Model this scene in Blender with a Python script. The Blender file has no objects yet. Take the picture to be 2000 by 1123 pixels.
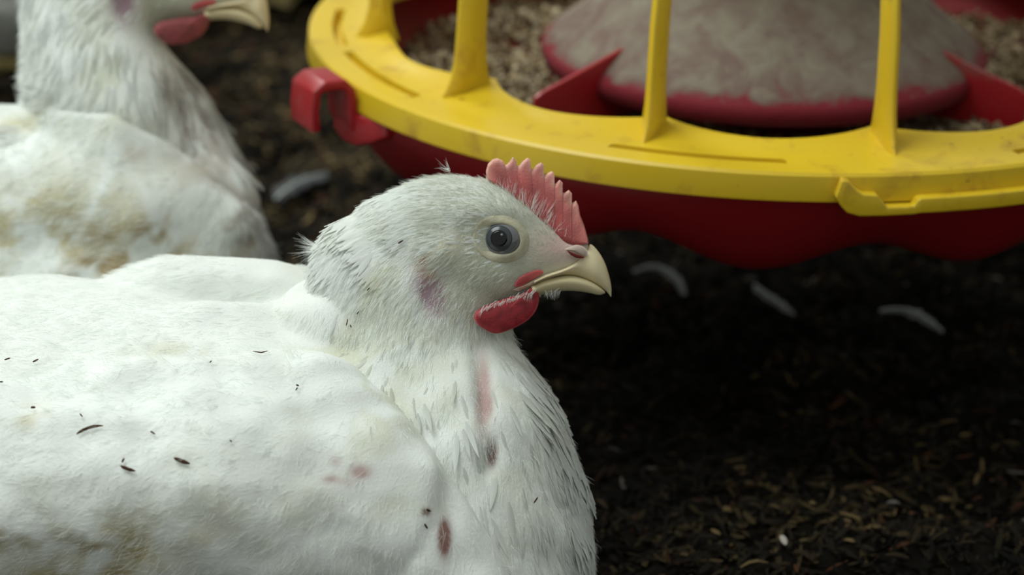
import bpy, bmesh, math, random
import numpy as np
from mathutils import Vector
from mathutils.bvhtree import BVHTree
from mathutils.kdtree import KDTree

rng = np.random.default_rng(7)
random.seed(7)
CM = 0.01
PITCH = math.radians(21.58)
F = 2000 * 85.0 / 36.0
HC = 45.0                      # camera height in cm
cp, sp = math.cos(PITCH), math.sin(PITCH)
CAM = np.array([0.0, 0.0, HC])
RIGHT = np.array([1.0, 0, 0]); UP = np.array([0, sp, cp]); FWD = np.array([0, cp, -sp])

sc = bpy.context.scene
# ------------------------------------------------------------------ camera
cam_d = bpy.data.cameras.new('camera'); cam = bpy.data.objects.new('camera', cam_d)
sc.collection.objects.link(cam); sc.camera = cam
cam.location = (0, 0, HC * CM); cam.rotation_euler = (math.pi / 2 - PITCH, 0, 0)
cam_d.lens = 85; cam_d.sensor_width = 36; cam_d.clip_start = 0.02
cam_d.dof.use_dof = True; cam_d.dof.focus_distance = 0.838; cam_d.dof.aperture_fstop = 8.0
# ------------------------------------------------------------------ world and light
wd = bpy.data.worlds.new('barn_air'); sc.world = wd; wd.use_nodes = True
wd.node_tree.nodes['Background'].inputs[0].default_value = (0.92, 0.97, 0.90, 1)
wd.node_tree.nodes['Background'].inputs[1].default_value = 0.40

def area(name, loc, target, size, power, col, shape='DISK'):
    l = bpy.data.lights.new(name, 'AREA'); l.shape = shape; l.size = size; l.energy = power; l.color = col
    o = bpy.data.objects.new(name, l); sc.collection.objects.link(o)
    o.location = loc; d = Vector(target) - Vector(loc); o.rotation_euler = d.to_track_quat('-Z', 'Y').to_euler()
    return o
area('ceiling_lamp', (-0.75, 0.78, 1.60), (-0.08, 0.88, 0.10), 1.1, 19.5, (0.93, 1.0, 0.97))
area('back_ceiling_lamp', (-0.9, 2.3, 1.7), (-0.35, 1.5, 0.0), 0.8, 20.0, (0.95, 1.0, 0.95))
area('camera_side_fill', (0.1, -0.9, 1.9), (0.0, 0.9, 0.10), 0.5, 3.0, (0.95, 1.0, 0.97))  # unseen fill light added on the camera side to soften the shade
sc.view_settings.view_transform = 'Standard'; sc.view_settings.look = 'None'
sc.view_settings.exposure = 0.0; sc.view_settings.gamma = 1.0; sc.view_settings.use_curve_mapping = False
try:
    sc.cycles.use_denoising = True
except Exception:
    pass

# ------------------------------------------------------------------ helpers
def W(px, py, D):
    px = np.asarray(px, float); py = np.asarray(py, float); D = np.asarray(D, float)
    X = (px - 1000) / F * D; Y = (561.5 - py) / F * D
    return CAM + X[..., None] * RIGHT + Y[..., None] * UP + D[..., None] * FWD
def proj(P):
    Q = np.asarray(P) - CAM; D = Q @ FWD
    return 1000 + F * (Q @ RIGHT) / D, 561.5 - F * (Q @ UP) / D, D
def unit(v):
    v = np.asarray(v, float); return v / np.maximum(np.linalg.norm(v, axis=-1, keepdims=True), 1e-9)

_waves = rng.normal(size=(28, 3)); _waves = unit(_waves); _ph = rng.uniform(0, 6.28, 28); _ws = rng.uniform(.7, 1.4, 28)
def noise(P, scale, seed=0):
    """smooth pseudo-noise about -1..1, feature size = scale (cm)"""
    P = np.asarray(P) / scale
    P = P + 0.6 * np.sin(P[:, [1, 2, 0]] * 1.7 + seed)
    r = np.random.default_rng(seed + 11); idx = r.permutation(28)[:12]
    s = np.zeros(len(P))
    for k in idx:
        s += np.sin((P @ _waves[k]) * 3.0 * _ws[k] + _ph[k] + seed)
    return s / 3.2
def fbm(P, scale, seed=0, n=3):
    s = 0; a = 1.0
    for k in range(n):
        s = s + a * noise(P, scale / 2 ** k, seed + k * 5); a *= .55
    return s

def finish(ob, mat, parent, kind=None):
    if mat is not None: ob.data.materials.append(mat)
    sc.collection.objects.link(ob)
    if parent is not None: ob.parent = parent
    if kind: ob['kind'] = kind
    return ob
def origin_of(parent):
    if parent is None: return np.zeros(3)
    o = np.zeros(3); p = parent
    while p is not None:
        o += np.array(p.location) / CM; p = p.parent
    return o
def fast_mesh(name, V, Q, mat, parent=None, kind=None, smooth=True, normals=None, colors=None, uv=None, loc=None):
    """V in world cm, Q (n,k) polygons of equal size"""
    V = np.asarray(V, float); Q = np.asarray(Q, np.int32); k = Q.shape[1]
    o = origin_of(parent)
    l = np.zeros(3) if loc is None else np.asarray(loc, float) - o
    me = bpy.data.meshes.new(name)
    me.vertices.add(len(V)); me.vertices.foreach_set('co', ((V - o - l) * CM).astype(np.float32).ravel())
    me.loops.add(Q.size); me.loops.foreach_set('vertex_index', Q.ravel())
    me.polygons.add(len(Q)); me.polygons.foreach_set('loop_start', np.arange(0, Q.size, k, dtype=np.int32))
    me.polygons.foreach_set('loop_total', np.full(len(Q), k, np.int32))
    me.polygons.foreach_set('use_smooth', np.full(len(Q), smooth))
    me.update(calc_edges=True)
    if colors is not None:
        a = me.color_attributes.new('tint', 'FLOAT_COLOR', 'POINT')
        c = np.ones((len(V), 4), np.float32); c[:, :3] = colors; a.data.foreach_set('color', c.ravel())
    if uv is not None:
        a = me.uv_layers.new(name='UVMap'); a.data.foreach_set('uv', np.asarray(uv, np.float32)[Q.ravel()].ravel())
    if normals is not None:
        me.normals_split_custom_set_from_vertices([tuple(x) for x in normals.astype(np.float32)])
    ob = bpy.data.objects.new(name, me); ob.location = tuple(l * CM)
    return finish(ob, mat, parent, kind)
def poly_mesh(name, V, faces, mat, parent=None, kind=None, smooth=True, bevel=0, loc=None, auto=False):
    o = origin_of(parent); l = np.zeros(3) if loc is None else np.asarray(loc, float) - o
    me = bpy.data.meshes.new(name); me.from_pydata([tuple((np.asarray(v, float) - o - l) * CM) for v in V], [], [tuple(map(int, f)) for f in faces])
    bm = bmesh.new(); bm.from_mesh(me); bmesh.ops.recalc_face_normals(bm, faces=bm.faces); bm.to_mesh(me); bm.free()
    for p in me.polygons: p.use_smooth = smooth
    ob = bpy.data.objects.new(name, me); ob.location = tuple(l * CM)
    finish(ob, mat, parent, kind)
    if bevel:
        m = ob.modifiers.new('bevel', 'BEVEL'); m.width = bevel * CM; m.segments = 3; m.limit_method = 'ANGLE'; m.angle_limit = math.radians(35)
        if hasattr(m, 'harden_normals'): m.harden_normals = False
    return ob
def empty(name, loc_cm, label=None, cat=None, group=None):
    o = bpy.data.objects.new(name, None); sc.collection.objects.link(o); o.location = tuple(np.asarray(loc_cm, float) * CM)
    o.empty_display_size = .02
    return tag(o, label, cat, group)
def tag(o, label=None, cat=None, group=None, kind=None):
    if label: o['label'] = label
    if cat: o['category'] = cat
    if group: o['group'] = group
    if kind: o['kind'] = kind
    return o
def grid_quads(nu, nv, wrap_u=False, wrap_v=False):
    U = nu if wrap_u else nu - 1; Vn = nv if wrap_v else nv - 1
    i, j = np.meshgrid(np.arange(U), np.arange(Vn), indexing='ij'); i = i.ravel(); j = j.ravel()
    i2 = (i + 1) % nu; j2 = (j + 1) % nv
    return np.stack([i * nv + j, i2 * nv + j, i2 * nv + j2, i * nv + j2], 1)
def catmull(P, n):
    P = np.asarray(P, float); m = len(P); t = np.linspace(0, m - 1, n); out = []
    Pp = np.vstack([2 * P[0] - P[1], P, 2 * P[-1] - P[-2]])
    for x in t:
        i = min(int(x), m - 2); f = x - i; a, b, c, d = Pp[i:i + 4]
        out.append(.5 * ((2 * b) + (-a + c) * f + (2 * a - 5 * b + 4 * c - d) * f * f + (-a + 3 * b - 3 * c + d) * f ** 3))
    return np.array(out)
def tube(path, rad, n=12, flat=None):
    """closed tube round a path (cm); flat = (axis vector, ratio) squashes it. Returns V, faces"""
    path = np.asarray(path, float); m = len(path); rad = np.broadcast_to(np.asarray(rad, float), (m,))
    T = unit(np.gradient(path, axis=0)); ref = np.array([0.1, 0.2, 1.0]) if flat is None else np.asarray(flat[0], float)
    A = unit(ref - (T @ ref)[:, None] * T); B = np.cross(T, A); k = 1 if flat is None else flat[1]
    a = np.linspace(0, 2 * np.pi, n, endpoint=False)
    V = path[:, None] + rad[:, None, None] * (k * np.cos(a)[None, :, None] * A[:, None] + np.sin(a)[None, :, None] * B[:, None])
    V = V.reshape(-1, 3); Fc = [tuple(q) for q in grid_quads(m, n, wrap_v=True)]
    Fc += [tuple(range(n))[::-1], tuple((m - 1) * n + i for i in range(n))]
    return V, Fc
def vert_normals(V, Q):
    n = np.cross(V[Q[:, 2]] - V[Q[:, 0]], V[Q[:, 3 if Q.shape[1] == 4 else 1]] - V[Q[:, 1 if Q.shape[1] == 4 else 2]])
    if Q.shape[1] == 3: n = np.cross(V[Q[:, 1]] - V[Q[:, 0]], V[Q[:, 2]] - V[Q[:, 0]])
    N = np.zeros_like(V)
    for k in range(Q.shape[1]): np.add.at(N, Q[:, k], n)
    return unit(N)

# ------------------------------------------------------------------ materials
def material(name):
    m = bpy.data.materials.new(name); m.use_nodes = True; nt = m.node_tree
    b = nt.nodes['Principled BSDF']; return m, nt, b
def nd(nt, t, **kw):
    n = nt.nodes.new(t)
    for k, v in kw.items(): setattr(n, k, v)
    return n
def ramp(nt, stops):
    r = nt.nodes.new('ShaderNodeValToRGB'); e = r.color_ramp.elements
    while len(e) < len(stops): e.new(.5)
    for i, (p, c) in enumerate(stops): e[i].position = p; e[i].color = (*c, 1)
    return r
def noise_node(nt, scale, detail=4, rough=.6, obj=True, vec=None, dist=0):
    tc = nt.nodes.new('ShaderNodeTexCoord'); n = nt.nodes.new('ShaderNodeTexNoise')
    n.inputs['Scale'].default_value = scale; n.inputs['Detail'].default_value = detail; n.inputs['Roughness'].default_value = rough
    n.inputs['Distortion'].default_value = dist
    nt.links.new(tc.outputs['Object'] if vec is None else vec, n.inputs['Vector']); return n
def bump(nt, b, src, dist, strength=.6):
    bp = nt.nodes.new('ShaderNodeBump'); bp.inputs['Distance'].default_value = dist; bp.inputs['Strength'].default_value = strength
    nt.links.new(src, bp.inputs['Height']); nt.links.new(bp.outputs[0], b.inputs['Normal']); return bp

def plastic(name, col, dirt_col, dirt_lo, dirt_hi, rough=.38, dirt_scale=45, fine=True):
    m, nt, b = material(name)
    n1 = noise_node(nt, dirt_scale, 6, .65, dist=.3); r = ramp(nt, [(dirt_lo, (0, 0, 0)), (dirt_hi, (1, 1, 1))])
    nt.links.new(n1.outputs['Fac'], r.inputs[0])
    mx = nd(nt, 'ShaderNodeMix', data_type='RGBA'); mx.inputs['A'].default_value = (*col, 1); mx.inputs['B'].default_value = (*dirt_col, 1)
    nt.links.new(r.outputs[0], mx.inputs['Factor'])
    n2 = noise_node(nt, 260, 3, .6); r2 = ramp(nt, [(.66, (0, 0, 0)), (.73, (1, 1, 1))]); nt.links.new(n2.outputs['Fac'], r2.inputs[0])
    n3 = noise_node(nt, 14, 2, .5); r3 = ramp(nt, [(.5, (0, 0, 0)), (.62, (.8, .8, .8))]); nt.links.new(n3.outputs['Fac'], r3.inputs[0])
    mm = nd(nt, 'ShaderNodeMath', operation='MULTIPLY'); nt.links.new(r2.outputs[0], mm.inputs[0]); nt.links.new(r3.outputs[0], mm.inputs[1])
    mx2 = nd(nt, 'ShaderNodeMix', data_type='RGBA'); nt.links.new(mx.outputs['Result'], mx2.inputs['A']); mx2.inputs['B'].default_value = (dirt_col[0] * .35, dirt_col[1] * .3, dirt_col[2] * .3, 1)
    nt.links.new(mm.outputs[0], mx2.inputs['Factor']); nt.links.new(mx2.outputs['Result'], b.inputs['Base Color'])
    b.inputs['Roughness'].default_value = rough
    nb = noise_node(nt, 700, 3); bump(nt, b, nb.outputs['Fac'], .0002, .35)
    return m
YELLOW = plastic('yellow_plastic', (0.68, 0.46, 0.016), (0.36, 0.17, 0.02), .56, .80, .36)
RED = plastic('red_plastic', (0.33, 0.010, 0.016), (0.20, 0.13, 0.10), .60, .85, .34)
REDPAN = plastic('red_pan_plastic', (0.25, 0.006, 0.010), (0.16, 0.10, 0.08), .66, .80, .42)

def cone_mat():
    m, nt, b = material('dusty_red_plastic')
    n1 = noise_node(nt, 60, 7, .7, dist=.4)
    at = nd(nt, 'ShaderNodeAttribute', attribute_name='tint')
    sep = nd(nt, 'ShaderNodeSeparateColor'); nt.links.new(at.outputs['Color'], sep.inputs[0])
    ad = nd(nt, 'ShaderNodeMath', operation='ADD'); nt.links.new(n1.outputs['Fac'], ad.inputs[0]); nt.links.new(sep.outputs[0], ad.inputs[1])
    r = ramp(nt, [(.42, (0.20, .008, .018)), (.56, (.16, .10, .08)), (.80, (.24, .21, .155)), (1, (.14, .12, .09))]); nt.links.new(ad.outputs[0], r.inputs[0])
    nt.links.new(r.outputs[0], b.inputs['Base Color']); b.inputs['Roughness'].default_value = .85
    bump(nt, b, n1.outputs['Fac'], .002, .6); return m
CONE = cone_mat()

def tint_mat(name, rough=.7, spec=.3, bumpscale=None, bdist=.0006, sss=0.0, transl=0.0, coat=0.0, strength=.6, aniso=None):
    m, nt, b = material(name)
    at = nd(nt, 'ShaderNodeAttribute', attribute_name='tint'); nt.links.new(at.outputs['Color'], b.inputs['Base Color'])
    b.inputs['Roughness'].default_value = rough; b.inputs['Specular IOR Level'].default_value = spec
    b.inputs['Coat Weight'].default_value = coat
    if sss:
        b.inputs['Subsurface Weight'].default_value = sss; b.inputs['Subsurface Radius'].default_value = (1, .35, .25); b.inputs['Subsurface Scale'].default_value = .002
    if bumpscale:
        nb = noise_node(nt, bumpscale, 5, .65); bump(nt, b, nb.outputs['Fac'], bdist, strength)
    if transl:
        tr = nd(nt, 'ShaderNodeBsdfTranslucent'); nt.links.new(at.outputs['Color'], tr.inputs['Color'])
        ms = nd(nt, 'ShaderNodeMixShader'); ms.inputs[0].default_value = transl
        out = nt.nodes['Material Output']; nt.links.new(b.outputs[0], ms.inputs[1]); nt.links.new(tr.outputs[0], ms.inputs[2]); nt.links.new(ms.outputs[0], out.inputs['Surface'])
    return m
SKIN = tint_mat('chicken_skin', .62, .35, 900, .0004, sss=.0)
FLESH = tint_mat('comb_flesh', .42, .45, 1300, .0005, sss=.25)
HORN = tint_mat('beak_horn', .32, .45, 350, .00012, sss=.15)
LITTER = tint_mat('wood_litter', .85, .15)
GRAIN = tint_mat('feed_grain', .9, .15)

def feather_mat():
    m, nt, b = material('white_feather')
    at = nd(nt, 'ShaderNodeAttribute', attribute_name='tint'); nt.links.new(at.outputs['Color'], b.inputs['Base Color'])
    b.inputs['Roughness'].default_value = .55; b.inputs['Specular IOR Level'].default_value = .25
    b.inputs['Sheen Weight'].default_value = .12
    uvn = nd(nt, 'ShaderNodeUVMap'); sx = nd(nt, 'ShaderNodeSeparateXYZ'); nt.links.new(uvn.outputs[0], sx.inputs[0])
    ab = nd(nt, 'ShaderNodeMath', operation='ABSOLUTE'); nt.links.new(sx.outputs[0], ab.inputs[0])
    m1 = nd(nt, 'ShaderNodeMath', operation='MULTIPLY'); m1.inputs[1].default_value = .32; nt.links.new(ab.outputs[0], m1.inputs[0])
    s1 = nd(nt, 'ShaderNodeMath', operation='SUBTRACT'); nt.links.new(sx.outputs[1], s1.inputs[0]); nt.links.new(m1.outputs[0], s1.inputs[1])
    m2 = nd(nt, 'ShaderNodeMath', operation='MULTIPLY'); m2.inputs[1].default_value = 150; nt.links.new(s1.outputs[0], m2.inputs[0])
    sn = nd(nt, 'ShaderNodeMath', operation='SINE'); nt.links.new(m2.outputs[0], sn.inputs[0])
    bump(nt, b, sn.outputs[0], .00015, .35)
    tr = nd(nt, 'ShaderNodeBsdfTranslucent'); nt.links.new(at.outputs['Color'], tr.inputs['Color'])
    ms = nd(nt, 'ShaderNodeMixShader'); ms.inputs[0].default_value = .22
    out = nt.nodes['Material Output']; nt.links.new(b.outputs[0], ms.inputs[1]); nt.links.new(tr.outputs[0], ms.inputs[2]); nt.links.new(ms.outputs[0], out.inputs['Surface'])
    return m
FEATHER = feather_mat()
def hair_mat(col=(.93, .95, .925, 1)):
    m, nt, b = material('down_bristle')
    b.inputs['Base Color'].default_value = col; b.inputs['Roughness'].default_value = .5; b.inputs['Specular IOR Level'].default_value = .15
    tr = nd(nt, 'ShaderNodeBsdfTranslucent'); tr.inputs['Color'].default_value = col
    ms = nd(nt, 'ShaderNodeMixShader'); ms.inputs[0].default_value = .45
    out = nt.nodes['Material Output']; nt.links.new(b.outputs[0], ms.inputs[1]); nt.links.new(tr.outputs[0], ms.inputs[2]); nt.links.new(ms.outputs[0], out.inputs['Surface'])
    return m
DOWN = hair_mat(); BRISTLE = hair_mat((.72, .73, .65, 1))
def simple(name, col, rough=.5, spec=.5, coat=0):
    m, nt, b = material(name); b.inputs['Base Color'].default_value = (*col, 1); b.inputs['Roughness'].default_value = rough
    b.inputs['Specular IOR Level'].default_value = spec; b.inputs['Coat Weight'].default_value = coat; return m
EYEWHITE = simple('eye_membrane', (.15, .155, .17), .12, .5, .6)
IRIS = simple('grey_iris', (.045, .052, .060), .2, .5)
PUPIL = simple('black_pupil', (.002, .002, .003), .1, .5)
CORNEA, _nt, _b = material('clear_cornea')
_b.inputs['Transmission Weight'].default_value = 1; _b.inputs['Roughness'].default_value = .0; _b.inputs['IOR'].default_value = 1.2
TWIG = simple('dark_wood_bit', (.06, .028, .014), .8, .2)
EARSKIN = simple('ear_skin', (.33, .20, .20), .6, .3)
NOSTRIL = simple('dark_nostril', (.16, .02, .015), .6, .3)

# ================================================================== FLOOR
def ground_height(x, y):
    P = np.stack([x, y, np.zeros_like(x)], 1)
    return -.5 + .45 * fbm(P, 9, 3, 3) + .18 * fbm(P, 1.8, 9, 3)
gx, gy = np.meshgrid(np.linspace(-130, 130, 330), np.linspace(20, 330, 390), indexing='ij')
gv = np.stack([gx.ravel(), gy.ravel(), ground_height(gx.ravel(), gy.ravel())], 1)
def ground_mat():
    m, nt, b = material('dark_litter_ground')
    n1 = noise_node(nt, 90, 8, .75); r = ramp(nt, [(.35, (.003, .0025, .0018)), (.6, (.010, .008, .005)), (.8, (.025, .019, .010))])
    nt.links.new(n1.outputs['Fac'], r.inputs[0]); nt.links.new(r.outputs[0], b.inputs['Base Color']); b.inputs['Roughness'].default_value = .95
    b.inputs['Specular IOR Level'].default_value = .1
    bump(nt, b, n1.outputs['Fac'], .006, .8); return m
fl = fast_mesh('floor', gv, grid_quads(330, 390), ground_mat()); fl['kind'] = 'structure'

def flakes(n, xr, yr, lmin, lmax, wmin, wmax, cols, seed, hmax=.5):
    r = np.random.default_rng(seed)
    x = r.uniform(*xr, n); y = yr[0] + (yr[1] - yr[0]) * r.random(n) ** 1.2
    z = ground_height(x, y) + r.random(n) ** 2 * hmax + .05
    P = np.stack([x, y, z], 1)
    a = r.uniform(0, 6.283, n); t = unit(np.stack([np.cos(a), np.sin(a), r.normal(0, .35, n)], 1))
    up = unit(np.stack([r.normal(0, .45, n), r.normal(0, .45, n), np.ones(n)], 1)); s = unit(np.cross(t, up)); u = np.cross(s, t)
    L = r.uniform(lmin, lmax, n) * (.5 + r.random(n)); Wd = r.uniform(wmin, wmax, n); c = r.uniform(-.25, .45, n) * L
    rows = []
    for k, (v, wv) in enumerate([(-.5, .5), (-.17, 1), (.17, 1), (.5, .4)]):
        cen = P + t * (L * v)[:, None] + u * (c * (.25 - v * v) * 1.6)[:, None]
        rows += [cen - s * (Wd * wv * .5)[:, None], cen + s * (Wd * wv * .5)[:, None]]
    V = np.stack(rows, 1).reshape(-1, 3); base = np.arange(n)[:, None] * 8
    Q = np.concatenate([base + np.array([0, 1, 3, 2]), base + np.array([2, 3, 5, 4]), base + np.array([4, 5, 7, 6])], 0)
    cols = np.asarray(cols); ci = r.choice(len(cols), n, p=np.array([c_[3] for c_ in cols]) / sum(c_[3] for c_ in cols))
    C = cols[ci, :3] * r.uniform(.5, 1.5, n)[:, None]
    patch = np.clip(.75 + .5 * noise(P, 7, 21), .3, 1.6)[:, None]
    lit_gain = 1 + 2.2 * np.exp(-((x + 14) / 13) ** 2 - ((y - 152) / 20) ** 2)[:, None]     # lamp-lit litter behind the hens, its brightness painted into the flakes
    return V, Q, np.repeat(C * patch * lit_gain, 8, 0)
LC = [(.007, .0050, .0030, 6), (.016, .0112, .0054, 4), (.036, .025, .0105, 2.4), (.078, .054, .023, .9), (.055, .022, .010, .5), (.19, .17, .15, .06)]
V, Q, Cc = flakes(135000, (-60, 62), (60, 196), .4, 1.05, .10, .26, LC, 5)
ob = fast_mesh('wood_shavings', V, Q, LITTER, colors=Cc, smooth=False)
tag(ob, 'dark brown wood shavings and husks covering the barn floor', 'litter', kind='stuff')

# ================================================================== FEEDER
C0 = np.array([11.6788, 12.0844, 112.0609]); n0 = np.array([0.01977632, 0.92972716, -0.36771769]); n0 = n0 / np.linalg.norm(n0)
u0 = np.array([1., 0, 0]); u0 = u0 - n0 * (u0 @ n0); u0 /= np.linalg.norm(u0); v0 = np.cross(n0, u0)
def c2w(a): return a[0] * RIGHT + a[1] * UP + a[2] * FWD
FC = CAM + c2w(C0); FU, FV, FN = c2w(u0), c2w(v0), c2w(n0)
def fp(r, ang, z):
    r = np.asarray(r, float); a = np.radians(np.asarray(ang, float)); z = np.asarray(z, float)
    r, a, z = np.broadcast_arrays(r, a, z)
    return FC + (r * np.cos(a))[..., None] * FU + (r * np.sin(a))[..., None] * FV + z[..., None] * FN
feeder = empty('pan_feeder', FC - 13 * FN, 'round hanging poultry feeder with yellow spoked grill over a red pan', 'feeder')
SP = 80.0
# grill ring ---------------------------------------------------------
na = 720; ang = np.linspace(0, 360, na, endpoint=False)
ph = ((ang - SP) % 30) / 30                        # 0 at spoke
d = np.abs(ph - .5) * 2                            # 1 at spoke, 0 mid opening
dang = (ang - 172 + 180) % 360 - 180
rin = 17.8 - 1.75 * d ** 1.8 * (1 - .85 * np.exp(-.5 * (dang / 10) ** 2))
slots = [(142.5, 164), (93, 113.4), (44, 65.4), (-5, 16), (-54, -33), (-103, -82), (-150, -130), (-193, -175)]
def in_slot(a):
    s = np.zeros_like(a)
    for lo, hi in slots:
        x = (a - lo) % 360; s = np.maximum(s, ((x > 0) & (x < hi - lo)).astype(float))
    return s
sl = in_slot(ang)
prof = []                                            # (r, z) per ring of verts
z_in = .36 + 0 * d
prof.append((rin + .25, -.15 + 0 * ang)); prof.append((rin + .02, .0 + 0 * ang)); prof.append((rin, z_in - .10)); prof.append((rin + .10, z_in))
prof.append((rin + (19.2 - rin) * .35, .28 + 0 * d)); prof.append((rin * .3 + 18.9 * .7, .13 + 0 * ang)); prof.append((19.50 + 0 * ang, 0 * ang + .05 * sl))
prof.append((19.56 + 0 * ang, -.0 - .75 * sl)); prof.append((19.90 + 0 * ang, -.0 - .75 * sl)); prof.append((19.96 + 0 * ang, .0 + .04 * sl))
prof.append((20.55 + 0 * ang, .03 + 0 * ang)); prof.append((20.92 + 0 * ang, .0 + 0 * ang)); prof.append((21.03 + 0 * ang, -.12 + 0 * ang))
prof.append((21.12 + 0 * ang, -1.0 + 0 * ang)); prof.append((21.10 + 0 * ang, -1.12 + 0 * ang)); prof.append((20.8 + 0 * ang, -1.12 + 0 * ang)); prof.append((20.7 + 0 * ang, -.6 + 0 * ang))
V = np.stack([fp(r_, ang, z_) for r_, z_ in prof], 1).reshape(-1, 3)
Q = grid_quads(na, len(prof), wrap_u=True, wrap_v=True)
ob = fast_mesh('grill_ring', V, Q[:, ::-1], YELLOW, feeder); ob.data.set_sharp_from_angle(angle=math.radians(28))
# spokes ---------------------------------------------------------------
def spoke(a0):
    zs = [-.1, .25, .7, 1.4, 2.4, 4.5, 7.5, 9.5, 10.8, 11.3]
    rc_o = [19.25, 18.95, 18.65, 18.45, 18.35, 18.2, 17.6, 16.4, 14.0, 9.0]
    rc_i = [16.5, 16.6, 16.75, 16.85, 16.9, 16.8, 16.3, 15.2, 12.8, 8.4]
    wd_ = [.42, .38, .36, .35, .34, .34, .33, .33, .33, .33]
    V = []
    for z, ro, ri, w_ in zip(zs, rc_o, rc_i, wd_):
        for r_, t in ((ri, -.75), (ri, .75), (ro - .55, 1.0), (ro - .08, .30), (ro, -.05), (ro - .08, -.35), (ro - .55, -1.0)):
            k = w_ * (1 if z > .3 or r_ < 17 else .9)
            if z < .3 and r_ > 18: k = w_ * .5
            if a0 % 360 == 170 and z < 6 and t in (-.75, .75): r_ += .55
            V.append(fp(r_, a0, z) + t * k * (-math.sin(math.radians(a0)) * FU + math.cos(math.radians(a0)) * FV))
    n = 7; Fc = [tuple(q) for q in grid_quads(len(zs), n, wrap_v=True)] + [tuple(range(n)), tuple((len(zs) - 1) * n + i for i in range(n))]
    return poly_mesh('spoke', V, Fc, YELLOW, feeder, bevel=.10)
for k in range(12): spoke(SP + 30 * k)
# collar that gathers the spokes
a = np.linspace(0, 360, 96, endpoint=False)
prof = [(8.9, 11.5), (9.0, 11.0), (6.2, 10.6), (5.6, 10.0), (5.5, 4.0), (5.2, 3.7), (4.9, 4.0), (4.9, 11.2), (5.6, 11.6)]
V = np.stack([fp(r_, a, z_) for r_, z_ in prof], 1).reshape(-1, 3)
fast_mesh('grill_collar', V, grid_quads(96, len(prof), True, True), YELLOW, feeder)
# drop tube
prof = [(3.0, 4.0), (3.0, 60), (3.3, 60), (3.3, 4.0)]
V = np.stack([fp(r_, a, z_) for r_, z_ in prof], 1).reshape(-1, 3)
fast_mesh('drop_tube', V, grid_quads(96, 4, True, True), simple('grey_tube', (.35, .35, .33), .5), feeder)
# latch on the skirt -----------------------------------------------------
def latch():
    pts_top = [(87.6, -.05), (86.9, -.12), (86.2, -.42), (85.4, -.62), (83.9, -.66), (83.2, -.95), (82.8, -1.16), (79.9, -1.16), (79.6, -.92), (79.2, -.84), (62, -.86), (40, -.9)]
    pts_bot = [(88.2, -.75), (87.6, -1.1), (86.9, -1.38), (85.6, -1.52), (83.9, -1.52), (83.2, -1.52), (82.8, -1.52), (79.9, -1.50), (79.6, -1.48), (79.2, -1.46), (62, -1.46), (40, -1.4)]
    V = []; A = []; 
    def sub(P):
        out = []
        for (a1, z1), (a2, z2) in zip(P[:-1], P[1:]):
            m_ = max(1, int(abs(a2 - a1) / 1.5))
            for i in range(m_): out.append((a1 + (a2 - a1) * i / m_, z1 + (z2 - z1) * i / m_))
        out.append(P[-1]); return out
    T = sub(pts_top); B = sub(pts_bot); 
    ts = np.linspace(0, 1, len(T))
    Bz = [(b[0], b[1]) for b in B]
    if len(Bz) != len(T):
        idx = np.linspace(0, len(Bz) - 1, len(T)); Bz = [(np.interp(i, range(len(Bz)), [b[0] for b in Bz]), np.interp(i, range(len(Bz)), [b[1] for b in Bz])) for i in idx]
    for (a1, z1), (a2, z2) in zip(T, Bz):
        V += [fp(21.08, a1, z1), fp(21.62, a1, z1), fp(21.62, a2, z2), fp(21.08, a2, z2)]
    n = len(T); Fc = [tuple(q) for q in grid_quads(n, 4, wrap_v=True)] + [(0, 1, 2, 3), tuple((n - 1) * 4 + i for i in range(4))]
    poly_mesh('latch', V, Fc, YELLOW, feeder, bevel=.07, smooth=True)
latch()
# red pan ------------------------------------------------------------------
na = 480; ang = np.linspace(0, 360, na, endpoint=False)
lob = .5 + .5 * np.cos(np.radians(12 * (ang - 96.0)))
lob = lob ** .9
prof = []
for r_, z_ in ((20.2, -.95), (20.65, -.95), (20.6, -1.3), (20.3, -2.0)): prof.append((r_ + 0 * ang, z_ + 0 * ang))
for f_, r_ in ((.35, 19.7), (.65, 19.1), (.9, 18.4), (1.0, 17.9)):
    prof.append((r_ + 0 * ang, -2.0 - f_ * (2.05 + 1.15 * lob)))
prof.append((17.4 + 0 * ang, -2.1 - (2.05 + 1.15 * lob))); prof.append((16 + 0 * ang, -2.2 - (1.95 + 1.0 * lob)))
for r_, z_ in ((13, -4.8), (7, -5.6), (5.5, -8.4), (.01, -8.5)): prof.append((r_ + 0 * ang, z_ + 0 * ang))
inner = [(.01, -5.6), (8, -5.5), (14, -4.9), (16.5, -3.9), (18.2, -3.0), (19.6, -1.8), (20.15, -1.1)]
for r_, z_ in inner: prof.append((r_ + 0 * ang, z_ + 0 * ang))
V = np.stack([fp(r_, ang, z_) for r_, z_ in prof], 1).reshape(-1, 3)
fast_mesh('pan', V, grid_quads(na, len(prof), True, True), REDPAN, feeder)
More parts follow.
